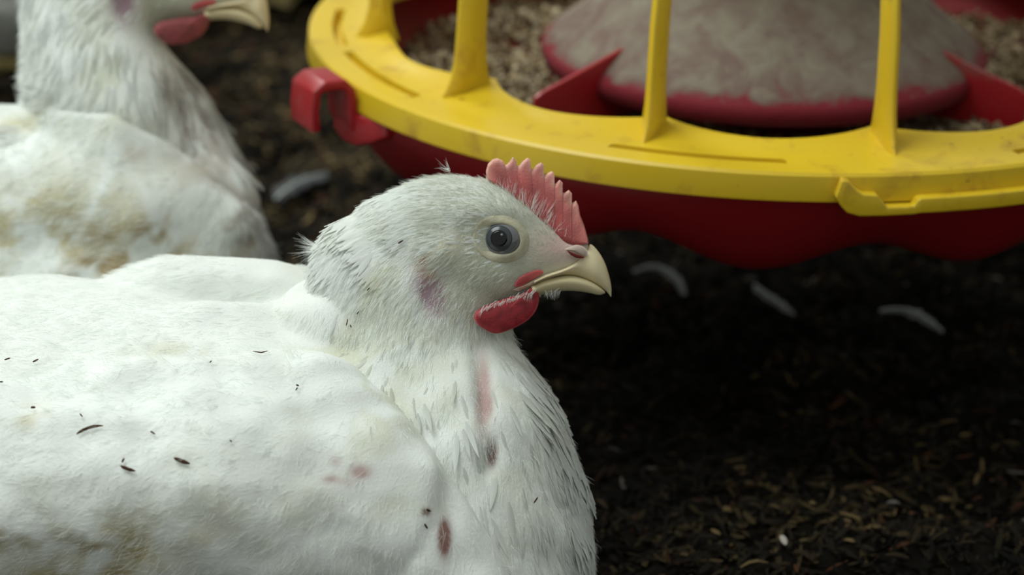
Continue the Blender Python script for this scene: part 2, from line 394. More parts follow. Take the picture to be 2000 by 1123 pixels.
# red clip ---------------------------------------------------------------------
def clip():
    path = [(20.9, -2.2), (21.3, -1.6), (21.35, -.9), (21.4, -.2), (21.7, .18), (22.6, .2), (23.0, -.05), (23.1, -.9), (23.05, -1.75)]
    thick = .42; a0 = 152.2; hw = 1.12
    P = np.array(path); T = unit(np.gradient(P, axis=0)); Nn = np.stack([-T[:, 1], T[:, 0]], 1)
    tan = -math.sin(math.radians(a0)) * FU + math.cos(math.radians(a0)) * FV
    V = []
    for p_, n_ in zip(P, Nn):
        for s_, t_ in ((1, -1), (1, 1), (-1, 1), (-1, -1)):
            q_ = p_ + n_ * thick * .5 * s_; V.append(fp(q_[0], a0, q_[1]) + tan * hw * t_)
    n = len(P); Fc = [tuple(q) for q in grid_quads(n, 4, wrap_v=True)] + [(0, 1, 2, 3), tuple((n - 1) * 4 + i for i in range(4))]
    c = poly_mesh('clip', V, Fc, RED, feeder, bevel=.09)
    V = []
    for a1, r1, zt, zb in ((154, 21.5, -1.2, -2.3), (151.5, 21.45, -1.2, -2.6), (149, 21.3, -1.2, -2.55), (146.5, 21.1, -1.2, -2.2), (144.5, 20.8, -1.2, -1.8)):
        V += [fp(r1 - .7, a1, zt), fp(r1, a1, zt), fp(r1, a1, zb), fp(r1 - .9, a1, zb)]
    Fc = [tuple(q) for q in grid_quads(5, 4, wrap_v=True)] + [(0, 1, 2, 3), (16, 17, 18, 19)]
    poly_mesh('clip_arm', V, Fc, RED, c, bevel=.1)
clip()
# inner cone -----------------------------------------------------------------------
na = 240; ang = np.linspace(0, 360, na, endpoint=False)
prof = [(9.6, -1.65, -.4), (10.2, -1.6, -.5), (10.3, -.95, -.40), (10.15, -.72, -.06), (9.7, -.32, .11), (8.6, .55, .18), (7.2, 1.75, .2), (6.0, 2.7, .2), (4.6, 4.0, .22), (3.4, 5.5, .2), (3.1, 5.5, .1)]
V = np.stack([fp(r_, ang, z_) for r_, z_, _ in prof], 1).reshape(-1, 3)
colr = np.tile(np.array([p_[2] for p_ in prof]), na)
colr = np.stack([colr, colr, colr], 1)
fast_mesh('inner_cone', V, grid_quads(na, len(prof), True), CONE, feeder, colors=colr)
def fin(a_in, r_in, a_out, r_out):
    p0, p1 = fp(r_in, a_in, 0), fp(r_out, a_out, 0); dr = unit(p1 - p0); side = unit(np.cross(dr, FN)) * .12; L = np.linalg.norm(p1 - p0); V = []
    for t, zt, zb in ((0, .62, -2.7), (.5, -.15, -2.7), (.93, -.78, -2.9), (1.0, -.98, -2.8)):
        c_ = p0 + dr * L * t
        V += [c_ + FN * zt - side, c_ + FN * zt + side, c_ + FN * zb + side, c_ + FN * zb - side]
    Fc = [tuple(q) for q in grid_quads(4, 4, wrap_v=True)] + [(0, 1, 2, 3), (12, 13, 14, 15)]
    poly_mesh('fin', V, Fc, RED, feeder, bevel=.06)
for q in ((141, 8.0, 141, 13.75), (32.5, 8.0, 31.5, 12.9), (-75, 8.0, -75, 13.3), (-111, 8.0, -111, 13.3)): fin(*q)
# feed -------------------------------------------------------------------------------
def grains(n, seed):
    r = np.random.default_rng(seed); R_ = np.sqrt(r.uniform(6 ** 2, 17.8 ** 2, n)); A = r.uniform(0, 360, n)
    zz = -3.1 + .35 * noise(fp(R_, A, 0), 3.5, 2) + r.normal(0, .1, n) + np.clip(R_ - 15.5, 0, 9) * .3
    P = fp(R_, A, zz)
    octa = np.array([(1, 0, 0), (-1, 0, 0), (0, 1, 0), (0, -1, 0), (0, 0, 1), (0, 0, -1)], float)
    fc = np.array([(0, 2, 4), (2, 1, 4), (1, 3, 4), (3, 0, 4), (2, 0, 5), (1, 2, 5), (3, 1, 5), (0, 3, 5)])
    q = r.normal(size=(n, 3, 3)); q, _ = np.linalg.qr(q); s = r.uniform(.10, .26, (n, 1, 3)) * r.uniform(.7, 1.3, (n, 1, 1))
    V = P[:, None] + np.einsum('nij,nkj->nki', q, octa[None] * s); V = V.reshape(-1, 3)
    Q = (np.arange(n)[:, None, None] * 6 + fc[None]).reshape(-1, 3)
    cols = np.array([(.42, .33, .20), (.30, .22, .12), (.16, .11, .06), (.55, .46, .32)])[r.integers(0, 4, n)] * r.uniform(.5, 1.15, (n, 1))
    return V, Q, np.repeat(cols, 6, 0)
V, Q, Cc = grains(16000, 3)
ob = fast_mesh('feed_grains', V, Q, GRAIN, colors=Cc, smooth=False, loc=FC)
tag(ob, 'coarse tan crumbled feed lying in the red feeder pan', 'feed', kind='stuff')

# ================================================================== CHICKENS
def resample(P, n):
    P = np.asarray(P, float); d_ = np.r_[0, np.cumsum(np.linalg.norm(np.diff(P, axis=0), axis=1))]
    t = np.linspace(0, d_[-1], n); return np.stack([np.interp(t, d_, P[:, k]) for k in range(P.shape[1])], 1)

def ring_loft(C, N, L, s, w, nseg=40, e=2.0):
    """C,N,L (m,3), s,w (m) -> V, faces with caps"""
    m_ = len(C); a = np.linspace(0, 2 * np.pi, nseg, endpoint=False)
    ca = np.sign(np.cos(a)) * np.abs(np.cos(a)) ** (2 / e); sa = np.sign(np.sin(a)) * np.abs(np.sin(a)) ** (2 / e)
    V = C[:, None] + s[:, None, None] * ca[None, :, None] * N[:, None] + w[:, None, None] * sa[None, :, None] * L[:, None]
    V = V.reshape(-1, 3); Fc = [tuple(q) for q in grid_quads(m_, nseg, wrap_v=True)]
    Fc += [tuple(range(nseg))[::-1], tuple((m_ - 1) * nseg + i for i in range(nseg))]
    return V, Fc
def image_loft(st, n=48):
    """stations (px,py,D,s_px,w_cm): a tube whose outline in the view is spine +- s"""
    st = np.asarray(st, float); st = catmull(st, n); C = W(st[:, 0], st[:, 1], st[:, 2])
    T = unit(np.gradient(C, axis=0)); L = np.tile(unit(FWD * .8 + np.array([0, 1, 0]) * .2), (n, 1))
    N = unit(np.cross(T, L)); L = unit(np.cross(N, T))
    return ring_loft(C, N, L, st[:, 3] * st[:, 2] / F, st[:, 4])
def torso_loft(st, n=48):
    """stations (x, y, z, half height, half width) world cm, spine along x"""
    st = catmull(np.asarray(st, float), n); C = st[:, :3]
    N = np.tile([0, 0, 1.0], (n, 1)); L = np.tile([0, 1.0, 0], (n, 1))
    return ring_loft(C, N, L, np.maximum(st[:, 3], .05), np.maximum(st[:, 4], .05), e=2.15)

def remesh(parts, voxel, smooth_it):
    V = []; Fc = []; o = 0
    for v, f in parts:
        V.append(v); Fc += [tuple(i + o for i in q) for q in f]; o += len(v)
    V = np.vstack(V)
    me = bpy.data.meshes.new('tmp'); me.from_pydata([tuple(v) for v in V], [], Fc)
    bm = bmesh.new(); bm.from_mesh(me); bmesh.ops.recalc_face_normals(bm, faces=bm.faces); bm.to_mesh(me); bm.free()
    ob = bpy.data.objects.new('tmp', me); sc.collection.objects.link(ob)
    m_ = ob.modifiers.new('r', 'REMESH'); m_.mode = 'VOXEL'; m_.voxel_size = voxel
    m2 = ob.modifiers.new('s', 'SMOOTH'); m2.factor = .5; m2.iterations = smooth_it
    dg = bpy.context.evaluated_depsgraph_get(); ev = ob.evaluated_get(dg); em = ev.to_mesh()
    n = len(em.vertices); co = np.empty(n * 3, np.float32); em.vertices.foreach_get('co', co)
    li = np.empty(len(em.loops), np.int32); em.loops.foreach_get('vertex_index', li)
    lt = np.empty(len(em.polygons), np.int32); em.polygons.foreach_get('loop_total', lt); assert (lt == 4).all()
    ev.to_mesh_clear(); bpy.data.objects.remove(ob); bpy.data.meshes.remove(me)
    return co.reshape(-1, 3).astype(float), li.reshape(-1, 4)

def sample_surface(V, Q, N, n, weight, r):
    """n random points on quads by area*weight(centres)"""
    a = np.linalg.norm(np.cross(V[Q[:, 2]] - V[Q[:, 0]], V[Q[:, 3]] - V[Q[:, 1]]), axis=1) * .5
    p = a * weight; p = np.maximum(p, 0); p /= p.sum(); f = r.choice(len(Q), n, p=p)
    u_, v_ = r.random(n)[:, None], r.random(n)[:, None]; q = Q[f]
    def il(A): return (A[q[:, 0]] * (1 - u_) + A[q[:, 1]] * u_) * (1 - v_) + (A[q[:, 3]] * (1 - u_) + A[q[:, 2]] * u_) * v_
    return il(V), unit(il(N))

SHAPES = {'lance': [(0, .30), (.18, .85), (.42, 1.0), (.68, .72), (.88, .32), (1.0, .04)],
          'round': [(0, .35), (.18, .85), (.45, 1.0), (.70, .95), (.88, .66), (1.0, .16)]}
def feather_cards(P, N, T, L, Wd, lift, curl, shape, tint, r, nblend=.7, roll=.12):
    n = len(P); T = unit(T - (T * N).sum(1)[:, None] * N); S = np.cross(N, T)
    ro = r.normal(0, roll, n)[:, None]; Nr = unit(N + S * ro); S = unit(np.cross(Nr, T))
    prof = SHAPES[shape]; V = []; UV = []; NN = []
    for s_, wv in prof:
        cen = P + T * (L * s_)[:, None] + Nr * (lift * L * s_ - curl * L * s_ * s_)[:, None]
        for c_ in (-1, 0, 1):
            V.append(cen + S * (Wd * .5 * wv * c_)[:, None] + Nr * ((Wd * .10) * (1 - abs(c_)))[:, None])
            UV.append(np.tile([c_ * .5 * wv, s_ * 1.0], (n, 1)))
            NN.append(unit(Nr * nblend + N * (1 - nblend) + S * c_ * .22 + T * .12 * s_))
    k = len(prof) * 3
    V = np.stack(V, 1).reshape(-1, 3); UV = np.stack(UV, 1).reshape(-1, 2); NN = np.stack(NN, 1).reshape(-1, 3)
    q = grid_quads(len(prof), 3)
    Q = (np.arange(n)[:, None, None] * k + q[None]).reshape(-1, 4)
    return V, Q, UV, NN, np.repeat(tint, k, 0)
def cat_cards(L):
    V = []; Q = []; U = []; N = []; C = []; o = 0
    for v, q, u_, n_, c_ in L: V.append(v); Q.append(q + o); U.append(u_); N.append(n_); C.append(c_); o += len(v)
    return np.vstack(V), np.vstack(Q), np.vstack(U), np.vstack(N), np.vstack(C)

def hair(name, P, D3, L, rad, parent, mat, bend=None, npts=4, clump=0, kc=.45):
    """hair curves: root P, direction D3, length L, bending by vector bend; clump = hairs per lock"""
    n = len(P); o = origin_of(parent); hc = bpy.data.hair_curves.new(name); hc.add_curves([npts] * n)
    s = np.linspace(0, 1, npts)[None, :, None]
    if clump:
        m_ = max(4, n // clump); kd = KDTree(m_)
        for i in range(m_): kd.insert(P[i], i)
        kd.balance(); ci = np.array([kd.find(p_)[1] for p_ in P]); C_ = P[ci]
        D3 = unit(D3 * .45 + D3[ci] * .55); Lc = (L[ci] * .6 + L * .4); L = Lc
        X = P[:, None] + (C_ - P)[:, None] * (kc * s ** 1.5) + D3[:, None] * L[:, None, None] * s
    else:
        X = P[:, None] + D3[:, None] * L[:, None, None] * s
    if bend is not None: X = X + bend[:, None] * L[:, None, None] * s * s
    hc.points.foreach_set('position', ((X - o) * CM).astype(np.float32).ravel())
    rr = (rad[:, None] * np.linspace(1, .15, npts)[None]) * CM
    hc.points.foreach_set('radius', rr.astype(np.float32).ravel())
    hc.materials.append(mat)
    ob = bpy.data.objects.new(name, hc); sc.collection.objects.link(ob); ob.parent = parent; ob['kind'] = 'stuff'
    return ob

def flow_field(V, guides):
    """guides: (px,py,dx,dy[,sigma]) ; returns 3D directions"""
    px, py, _ = proj(V); num = np.zeros((len(V), 2))
    for g in guides:
        d2 = (px - g[0]) ** 2 + (py - g[1]) ** 2; w_ = 1 / (d2 + 35 ** 2) ** 1.6
        dv = np.array(g[2:4], float); dv /= np.linalg.norm(dv); num += w_[:, None] * dv
    num = unit(num); return num[:, :1] * RIGHT - num[:, 1:2] * UP
def gauss(px, py, x, y, sx, sy=None, rot=0):
    sy = sx if sy is None else sy; c_, s_ = math.cos(rot), math.sin(rot); dx = px - x; dy = py - y
    a = (dx * c_ + dy * s_) / sx; b_ = (-dx * s_ + dy * c_) / sy; return np.exp(-.5 * (a * a + b_ * b_))

def in_poly(px, py, poly):
    poly = np.asarray(poly, float); x0, y0 = poly[:, 0], poly[:, 1]; x1, y1 = np.roll(x0, -1), np.roll(y0, -1)
    ins = np.zeros(len(px), bool)
    for a, b, c_, d_ in zip(x0, y0, x1, y1):
        cond = ((b > py) != (d_ > py)); xx = a + (py - b) * (c_ - a) / ((d_ - b) if abs(d_ - b) > 1e-9 else 1e-9); ins ^= cond & (px < xx)
    return ins

class HeadMap:
    """maps the drawing of the head (pixel units at the focus distance) to where a bird carries its head"""
    def __init__(s, a=1, rot=0, pivot=(1000, 500), to=(1000, 500), D=86.8):
        s.a, s.c, s.s, s.pv, s.to, s.D = a, math.cos(rot), math.sin(rot), pivot, to, D
    def xy(s, x, y):
        x = np.asarray(x, float) - s.pv[0]; y = np.asarray(y, float) - s.pv[1]
        return s.to[0] + s.a * (s.c * x - s.s * y), s.to[1] + s.a * (s.s * x + s.c * y)
    def P(s, x, y, dd):       # dd: cm towards the camera from the head's mid plane
        X, Y = s.xy(x, y); return W(X, Y, s.D - np.asarray(dd, float) + 0 * X)
    def inv(s, X, Y):
        X = (X - s.to[0]) / s.a; Y = (Y - s.to[1]) / s.a; return s.pv[0] + s.c * X + s.s * Y, s.pv[1] - s.s * X + s.c * Y

HEAD_ST = [(1150, 486, 20, .38), (1138, 488, 26, .50), (1105, 500, 42, .68), (1055, 497, 72, 1.02), (1000, 492, 106, 1.42), (945, 487, 136, 1.70), (880, 494, 150, 1.90), (820, 512, 150, 1.95), (776, 525, 144, 1.9), (738, 536, 116, 1.7), (712, 545, 80, 1.3), (694, 550, 32, .7)]

def lens_strip(H, base, top, thick, nv=10, dd=0.0, pleat=None, mode='comb'):
    """comb-like sheet between base line and top line, thick in the middle"""
    n = len(base); vs = 1 - (1 - np.linspace(0, 1, nv)) ** 1.7; V = []
    for side in (1, -1):
        for i in range(n):
            for j, v in enumerate(vs):
                x = base[i, 0] * (1 - v) + top[i, 0] * v; y = base[i, 1] * (1 - v) + top[i, 1] * v
                e = min(i, n - 1 - i) / 6.0; dl = (1 - v) * math.hypot(*(top[i] - base[i])); t = thick * min(1, math.sqrt(max(e, 0) + .02)) * (1 - .45 * min(1, v * math.hypot(*(top[i] - base[i])) / 95)) * math.sqrt(min(1, dl / 10) * (2 - min(1, dl / 10)))
                if pleat is not None: t *= (1 - .14 * pleat[i] * max(0, v - .35) / .65)
                V.append((x, y, dd + side * t))
    V = np.array(V); P = H.P(V[:, 0], V[:, 1], V[:, 2]); q = grid_quads(n, nv)
    Fc = [tuple(f) for f in q] + [tuple(f[::-1] + n * nv) for f in q]
    o = n * nv
    for i in range(n - 1):
        Fc.append((i * nv + nv - 1, (i + 1) * nv + nv - 1, o + (i + 1) * nv + nv - 1, o + i * nv + nv - 1)); Fc.append((i * nv, o + i * nv, o + (i + 1) * nv, (i + 1) * nv))
    for j in range(nv - 1):
        Fc.append((j, j + 1, o + j + 1, o + j)); k = (n - 1) * nv; Fc.append((k + j, o + k + j, o + k + j + 1, k + j + 1))
    return P, Fc
def inflate(H, outline, thick, centre=None, dd=0.0, tilt=(0, 0), rings=9, n=90, power=.55):
    O = resample(np.vstack([outline, outline[:1]]), n + 1)[:-1]; c_ = O.mean(0) if centre is None else np.asarray(centre, float)
    V = []; 
    for side in (1, -1):
        for k in range(rings):
            f = 1 - (1 - k / rings) ** 1.0; t = thick * (1 - (1 - f) ** 2) ** power
            p_ = O + (c_ - O) * f
            dt = dd(p_[:, 0], p_[:, 1]) if callable(dd) else dd + tilt[0] * (p_[:, 0] - c_[0]) / 55 + tilt[1] * (p_[:, 1] - c_[1]) / 55
            V += [(a, b, z) for (a, b), z in zip(p_, dt + side * t)]
        V.append((c_[0], c_[1], (float(dd(c_[:1], c_[1:2])[0]) if callable(dd) else dd) + side * thick))
    V = np.array(V); P = H.P(V[:, 0], V[:, 1], V[:, 2]); Fc = []; o = rings * n + 1
    for s_ in (0, 1):
        b_ = s_ * o; q = grid_quads(rings, n, wrap_v=True) + b_
        Fc += [tuple(x) for x in (q if s_ else q[:, ::-1])]
        for i in range(n): Fc.append((b_ + (rings - 1) * n + i, b_ + (rings - 1) * n + (i + 1) % n, b_ + rings * n))
    for i in range(n): Fc.append((i, (i + 1) % n, o + (i + 1) % n, o + i))
    return P, Fc
def set_tint(ob, fn):
    me = ob.data; n = len(me.vertices); co = np.empty(n * 3, np.float32); me.vertices.foreach_get('co', co)
    P = co.reshape(-1, 3) / CM + (origin_of(ob.parent) + np.array(ob.location) / CM)
    a = me.color_attributes.new('tint', 'FLOAT_COLOR', 'POINT'); c_ = np.ones((n, 4), np.float32); c_[:, :3] = fn(P); a.data.foreach_set('color', c_.ravel())
def lerp(a, b, t): t = np.clip(t, 0, 1)[:, None]; return np.asarray(a) * (1 - t) + np.asarray(b) * t

def head_parts(root, H, bvh, detail=True):
    def surf(sd, off=0.0, default=.5):
        def f(x, y):
            x = np.atleast_1d(np.asarray(x, float)); y = np.atleast_1d(np.asarray(y, float)); out = np.empty(len(x))
            for i in range(len(x)):
                p_ = H.P(x[i], y[i], 0); d_ = unit(p_ - CAM)
                o_ = CAM if sd > 0 else p_ + d_ * 30
                h_ = bvh.ray_cast(Vector(o_), Vector(d_ * sd))
                out[i] = (H.D - (np.array(h_[0]) - CAM) @ FWD) if h_[0] is not None and abs(H.D - (np.array(h_[0]) - CAM) @ FWD) < 4 else sd * default
            return out + sd * off
        return f
    inv = lambda P: H.inv(*proj(P)[:2])
    # beak: upper ----------------------------------------------------------
    culm = catmull([(1046, 544), (1078, 530), (1108, 520), (1132, 506), (1146, 490), (1153, 477), (1167, 489), (1181, 512), (1190, 540), (1194, 560), (1194, 579)], 46)
    low = catmull([(1040, 557), (1060, 548), (1085, 541), (1105, 539), (1126, 541), (1150, 549), (1168, 558), (1180, 566), (1187, 572), (1193, 580)], 46)
    wd_ = catmull([[x] for x in (1.36, 1.22, 1.06, .92, .78, .70, .62, .44, .28, .14, .03)], 46)[:, 0]
    V = []; ns = 24
    for i in range(46):
        for k in range(ns):
            a = 2 * math.pi * k / ns; v = .5 + .5 * math.cos(a); w_ = math.sin(a)
            x = culm[i, 0] * v + low[i, 0] * (1 - v); y = culm[i, 1] * v + low[i, 1] * (1 - v)
            ww = wd_[i] * (abs(w_) ** .85) * (1 if w_ > 0 else -1) * (1.0 - .45 * v ** 2)
            V.append((x, y, ww))
    V = np.array(V); Fc = [tuple(q) for q in grid_quads(46, ns, wrap_v=True)] + [tuple(range(ns)), tuple(45 * ns + i for i in range(ns))]
    ub = poly_mesh('upper_beak', H.P(V[:, 0], V[:, 1], V[:, 2]), Fc, HORN, root)
    def bt(P):
        x, y = inv(P); c_ = lerp((.68, .59, .38), (.74, .63, .40), (x - 1060) / 100); c_ = lerp(c_, (.55, .42, .36), np.exp(-((x - 1110) ** 2 + (y - 480) ** 2) / 800.))
        return lerp(c_, (.50, .44, .27), np.clip((x - 1160) / 30, 0, 1) * .6)
    set_tint(ub, bt)
    # lower beak
    top = catmull([(1036, 558), (1060, 546), (1085, 540), (1105, 537), (1126, 539), (1150, 547), (1168, 557), (1181, 568)], 30)
    bot = catmull([(1046, 580), (1068, 573), (1090, 569), (1110, 568), (1130, 569), (1150, 572), (1170, 576), (1182, 573)], 30)
    wd_ = catmull([[x] for x in (1.24, 1.16, 1.04, .93, .80, .62, .40, .14)], 30)[:, 0]; V = []
    for i in range(30):
        for k in range(ns):
            a = 2 * math.pi * k / ns; v = .5 + .5 * math.cos(a); w_ = math.sin(a)
            V.append((top[i, 0] * v + bot[i, 0] * (1 - v), top[i, 1] * v + bot[i, 1] * (1 - v), wd_[i] * (abs(w_) ** .7) * (1 if w_ > 0 else -1) * (.72 + .28 * v)))
    V = np.array(V); Fc = [tuple(q) for q in grid_quads(30, ns, wrap_v=True)] + [tuple(range(ns)), tuple(29 * ns + i for i in range(ns))]
    lb = poly_mesh('lower_beak', H.P(V[:, 0], V[:, 1], V[:, 2]), Fc, HORN, root); set_tint(lb, lambda P: np.tile((.66, .57, .35), (len(P), 1)))
    # nostril flap and opening on either side
    for sd in (1, -1):
        op = catmull([(1102, 487), (1112, 482), (1126, 478), (1140, 482), (1148, 492), (1144, 501), (1132, 498), (1116, 491), (1106, 490)], 40)
        nd_ = lambda x, y: sd * (.90 - .0075 * (np.asarray(x, float) - 1105))
        P, Fc = inflate(H, op[:-1], .13, dd=nd_, n=40, rings=6)
        o = poly_mesh('nostril_flap', P, Fc, HORN, root); set_tint(o, lambda P: np.tile((.54, .43, .37), (len(P), 1)))
        hole = np.array([(1106, 488), (1118, 493), (1132, 499), (1143, 502), (1138, 505), (1126, 504), (1114, 498)])
        P, Fc = inflate(H, hole, .06, dd=lambda x, y: nd_(x, y) + sd * .09, n=30, rings=4); poly_mesh('nostril', P, Fc, NOSTRIL, root)
    # comb --------------------------------------------------------------------
    topl = [(951, 350), (949, 335), (953, 320), (962, 311), (972, 309), (981, 313), (987, 322), (990, 321), (995, 316), (1002, 306), (1008, 314), (1010, 323), (1014, 324), (1021, 315), (1030, 308), (1036, 312), (1037, 328), (1041, 331),
            (1048, 322), (1057, 317), (1062, 322), (1062, 339), (1065, 342), (1070, 338), (1078, 334), (1083, 340), (1081, 356), (1084, 359), (1088, 356), (1093, 351), (1099, 357), (1098, 374), (1101, 377), (1105, 375), (1111, 371), (1117, 378), (1115, 393), (1118, 396), (1120, 395), (1125, 392), (1130, 402), (1133, 420), (1141, 440), (1149, 468)]
    topl = resample(np.array(topl, float), 300)
    basel = catmull([(952, 350), (985, 372), (1015, 395), (1045, 425), (1070, 450), (1095, 468), (1122, 478), (1150, 476)], 300)
    # match base to top by x progress so the teeth fan out
    prog = (topl[:, 0] - 949) / (1149 - 949); prog = np.maximum.accumulate(prog); bi = np.clip(prog ** 1.05, 0, 1) * 299
    base = np.stack([np.interp(bi, np.arange(300), basel[:, k]) for k in (0, 1)], 1)
    # pleats: strong at the valleys between teeth
    val = [990, 1012, 1038, 1063, 1082, 1100, 1116]; pl = np.zeros(300)
    for x in val: pl = np.maximum(pl, np.exp(-((topl[:, 0] - x) / 5.0) ** 2))
    P, Fc = lens_strip(H, base, topl, .30, nv=14, dd=.22, pleat=pl)
    cb = poly_mesh('comb', P, Fc, FLESH, root)
    def ct(P):
        x, y = inv(P); dtop = np.min(np.hypot(x[:, None] - topl[None, ::4, 0], y[:, None] - topl[None, ::4, 1]), axis=1)
        c_ = lerp((.40, .07, .07), (.56, .20, .17), np.exp(-dtop / 16)); c_ = lerp(c_, (.72, .46, .36), np.exp(-dtop / 5.) * (x < 1128) * .8)
        return c_ * (1 + .12 * noise(P, .35, 4))[:, None]
    set_tint(cb, ct)
    # wattles ---------------------------------------------------------------------
    wo = catmull([(1052, 566), (1053, 585), (1047, 606), (1032, 624), (1010, 638), (985, 648), (965, 651), (945, 642), (930, 630), (926, 616), (938, 602), (962, 592), (990, 582), (1020, 574), (1040, 560)], 70)
    for sd in (1, -1):
        P, Fc = inflate(H, wo + (0, 0 if sd > 0 else -14), .30, centre=(985, 612), dd=lambda x, y: sd * (2.1 - (np.asarray(x, float) - 926) * 1.25 / 126), n=80, rings=10)
        o = poly_mesh('wattle', P, Fc, FLESH, root)
        set_tint(o, lambda P: np.asarray((.33, .022, .032) if detail else (.25, .05, .055)) * (1 + .2 * noise(P, .18, 8))[:, None])  # soiled hen's wattle dulled in colour, standing in for shade on its head
    # red gape skin behind the mouth corner
    for sd in (1, -1):
        go = catmull([(1003, 560), (1012, 544), (1030, 533), (1052, 527), (1062, 532), (1048, 542), (1030, 552), (1012, 562)], 40)
        P, Fc = inflate(H, go[:-1], .07, dd=surf(sd, .06, 1.2), n=50, rings=5); o = poly_mesh('gape_skin', P, Fc, FLESH, root)
        set_tint(o, lambda P: np.tile((.50, .09, .095), (len(P), 1)))
        go = catmull([(1000, 566), (1025, 556), (1050, 543), (1072, 534), (1090, 533), (1075, 545), (1052, 553), (1030, 562), (1008, 570)], 40)
        P, Fc = inflate(H, go[:-1], .09, dd=surf(sd, .07, 1.1), n=50, rings=5); o = poly_mesh('mouth_corner', P, Fc, HORN, root)
        set_tint(o, lambda P: np.tile((.62, .50, .38), (len(P), 1)))
    # eyes ---------------------------------------------------------------------------
    for sd in (1, -1):
        ex, ey = 979, 467; ec = H.P(ex, ey, sd * .98); view = unit(CAM - ec) if sd > 0 else -unit(CAM - ec); R_ = .74
        # orient slightly forward
        ax = unit(view + RIGHT * .04 + UP * .02); b1 = unit(np.cross(ax, UP)); b2 = np.cross(b1, ax)
        def cap(name, a0, a1, rad, mat, par, c=ec, axis=None, nn=48, mm=14, bulge=0):
            A_ = ax if axis is None else unit(axis); q1 = unit(np.cross(A_, UP)); q2 = np.cross(q1, A_)
            th_ = np.linspace(a0, a1, mm); V_ = []
            for t_ in th_:
                for k_ in range(nn):
                    p_ = 2 * math.pi * k_ / nn; V_.append(c + (rad + bulge * math.cos(t_) ** 8) * (math.cos(t_) * A_ + math.sin(t_) * (math.cos(p_) * q1 + math.sin(p_) * q2)))
            Fc_ = [tuple(q) for q in grid_quads(mm, nn, wrap_v=True)]
            Fc_ += [tuple((mm - 1) * nn + i for i in range(nn))]
            if a0 > .01: Fc_ += [tuple(range(nn))]
            return poly_mesh(name, V_, Fc_, mat, par)
        rr = R_ * H.a if H.a != 1 else R_
        rr = R_
        eb = cap('eyeball', .002, math.pi - .01, rr, EYEWHITE, root)
        ia = unit(ax - RIGHT * .16 * (1 if sd > 0 else -1) * 1 + UP * .02) if sd > 0 else unit(ax - RIGHT * .16 + UP * .02)
        cap('iris', .30, .66, rr + .012, IRIS, eb, axis=ia, mm=6)
        cap('pupil', .002, .40, rr + .020, PUPIL, eb, axis=ia, mm=6)
        # lids: an uneven ring
        n_ = 72; V = []; sf = surf(sd, 0, 1.3)
        for k in range(n_):
            p_ = 2 * math.pi * k / n_; c_, s_ = math.cos(p_), math.sin(p_)
            # inner opening almond (px): half width 35, half height 29
            ix = 36.5 * np.sign(c_) * abs(c_) ** .95; iy = 29.5 * np.sign(s_) * abs(s_) ** .95
            for f, dz in ((1.0, -.12), (1.0, .03), (1.10, .08), (1.26, .07), (1.38, .04), (1.50, .01), (1.60, -.15)):
                rx, ry = ix * f, iy * f * (1.05 if f > 1 else 1)
                base_z = .98 + math.sqrt(max(.01, R_ ** 2 - (ix / 55) ** 2 - (iy / 55) ** 2))
                k_ = min(1, (f - 1) / .42); X_, Y_ = ex + rx + ry * .10, ey + ry
                sz = abs(float(sf(X_, Y_)[0])); V.append((X_, Y_, sd * (base_z * (1 - k_) + sz * k_ + dz)))
        V = np.array(V); P = H.P(V[:, 0], V[:, 1], V[:, 2])
        o = poly_mesh('eyelid', P, [tuple(q) for q in grid_quads(n_, 7, wrap_u=True)], SKIN, root)
        set_tint(o, lambda P: lerp((.44, .41, .29), (.54, .51, .38), .5 + .5 * noise(P, .2, 3)))

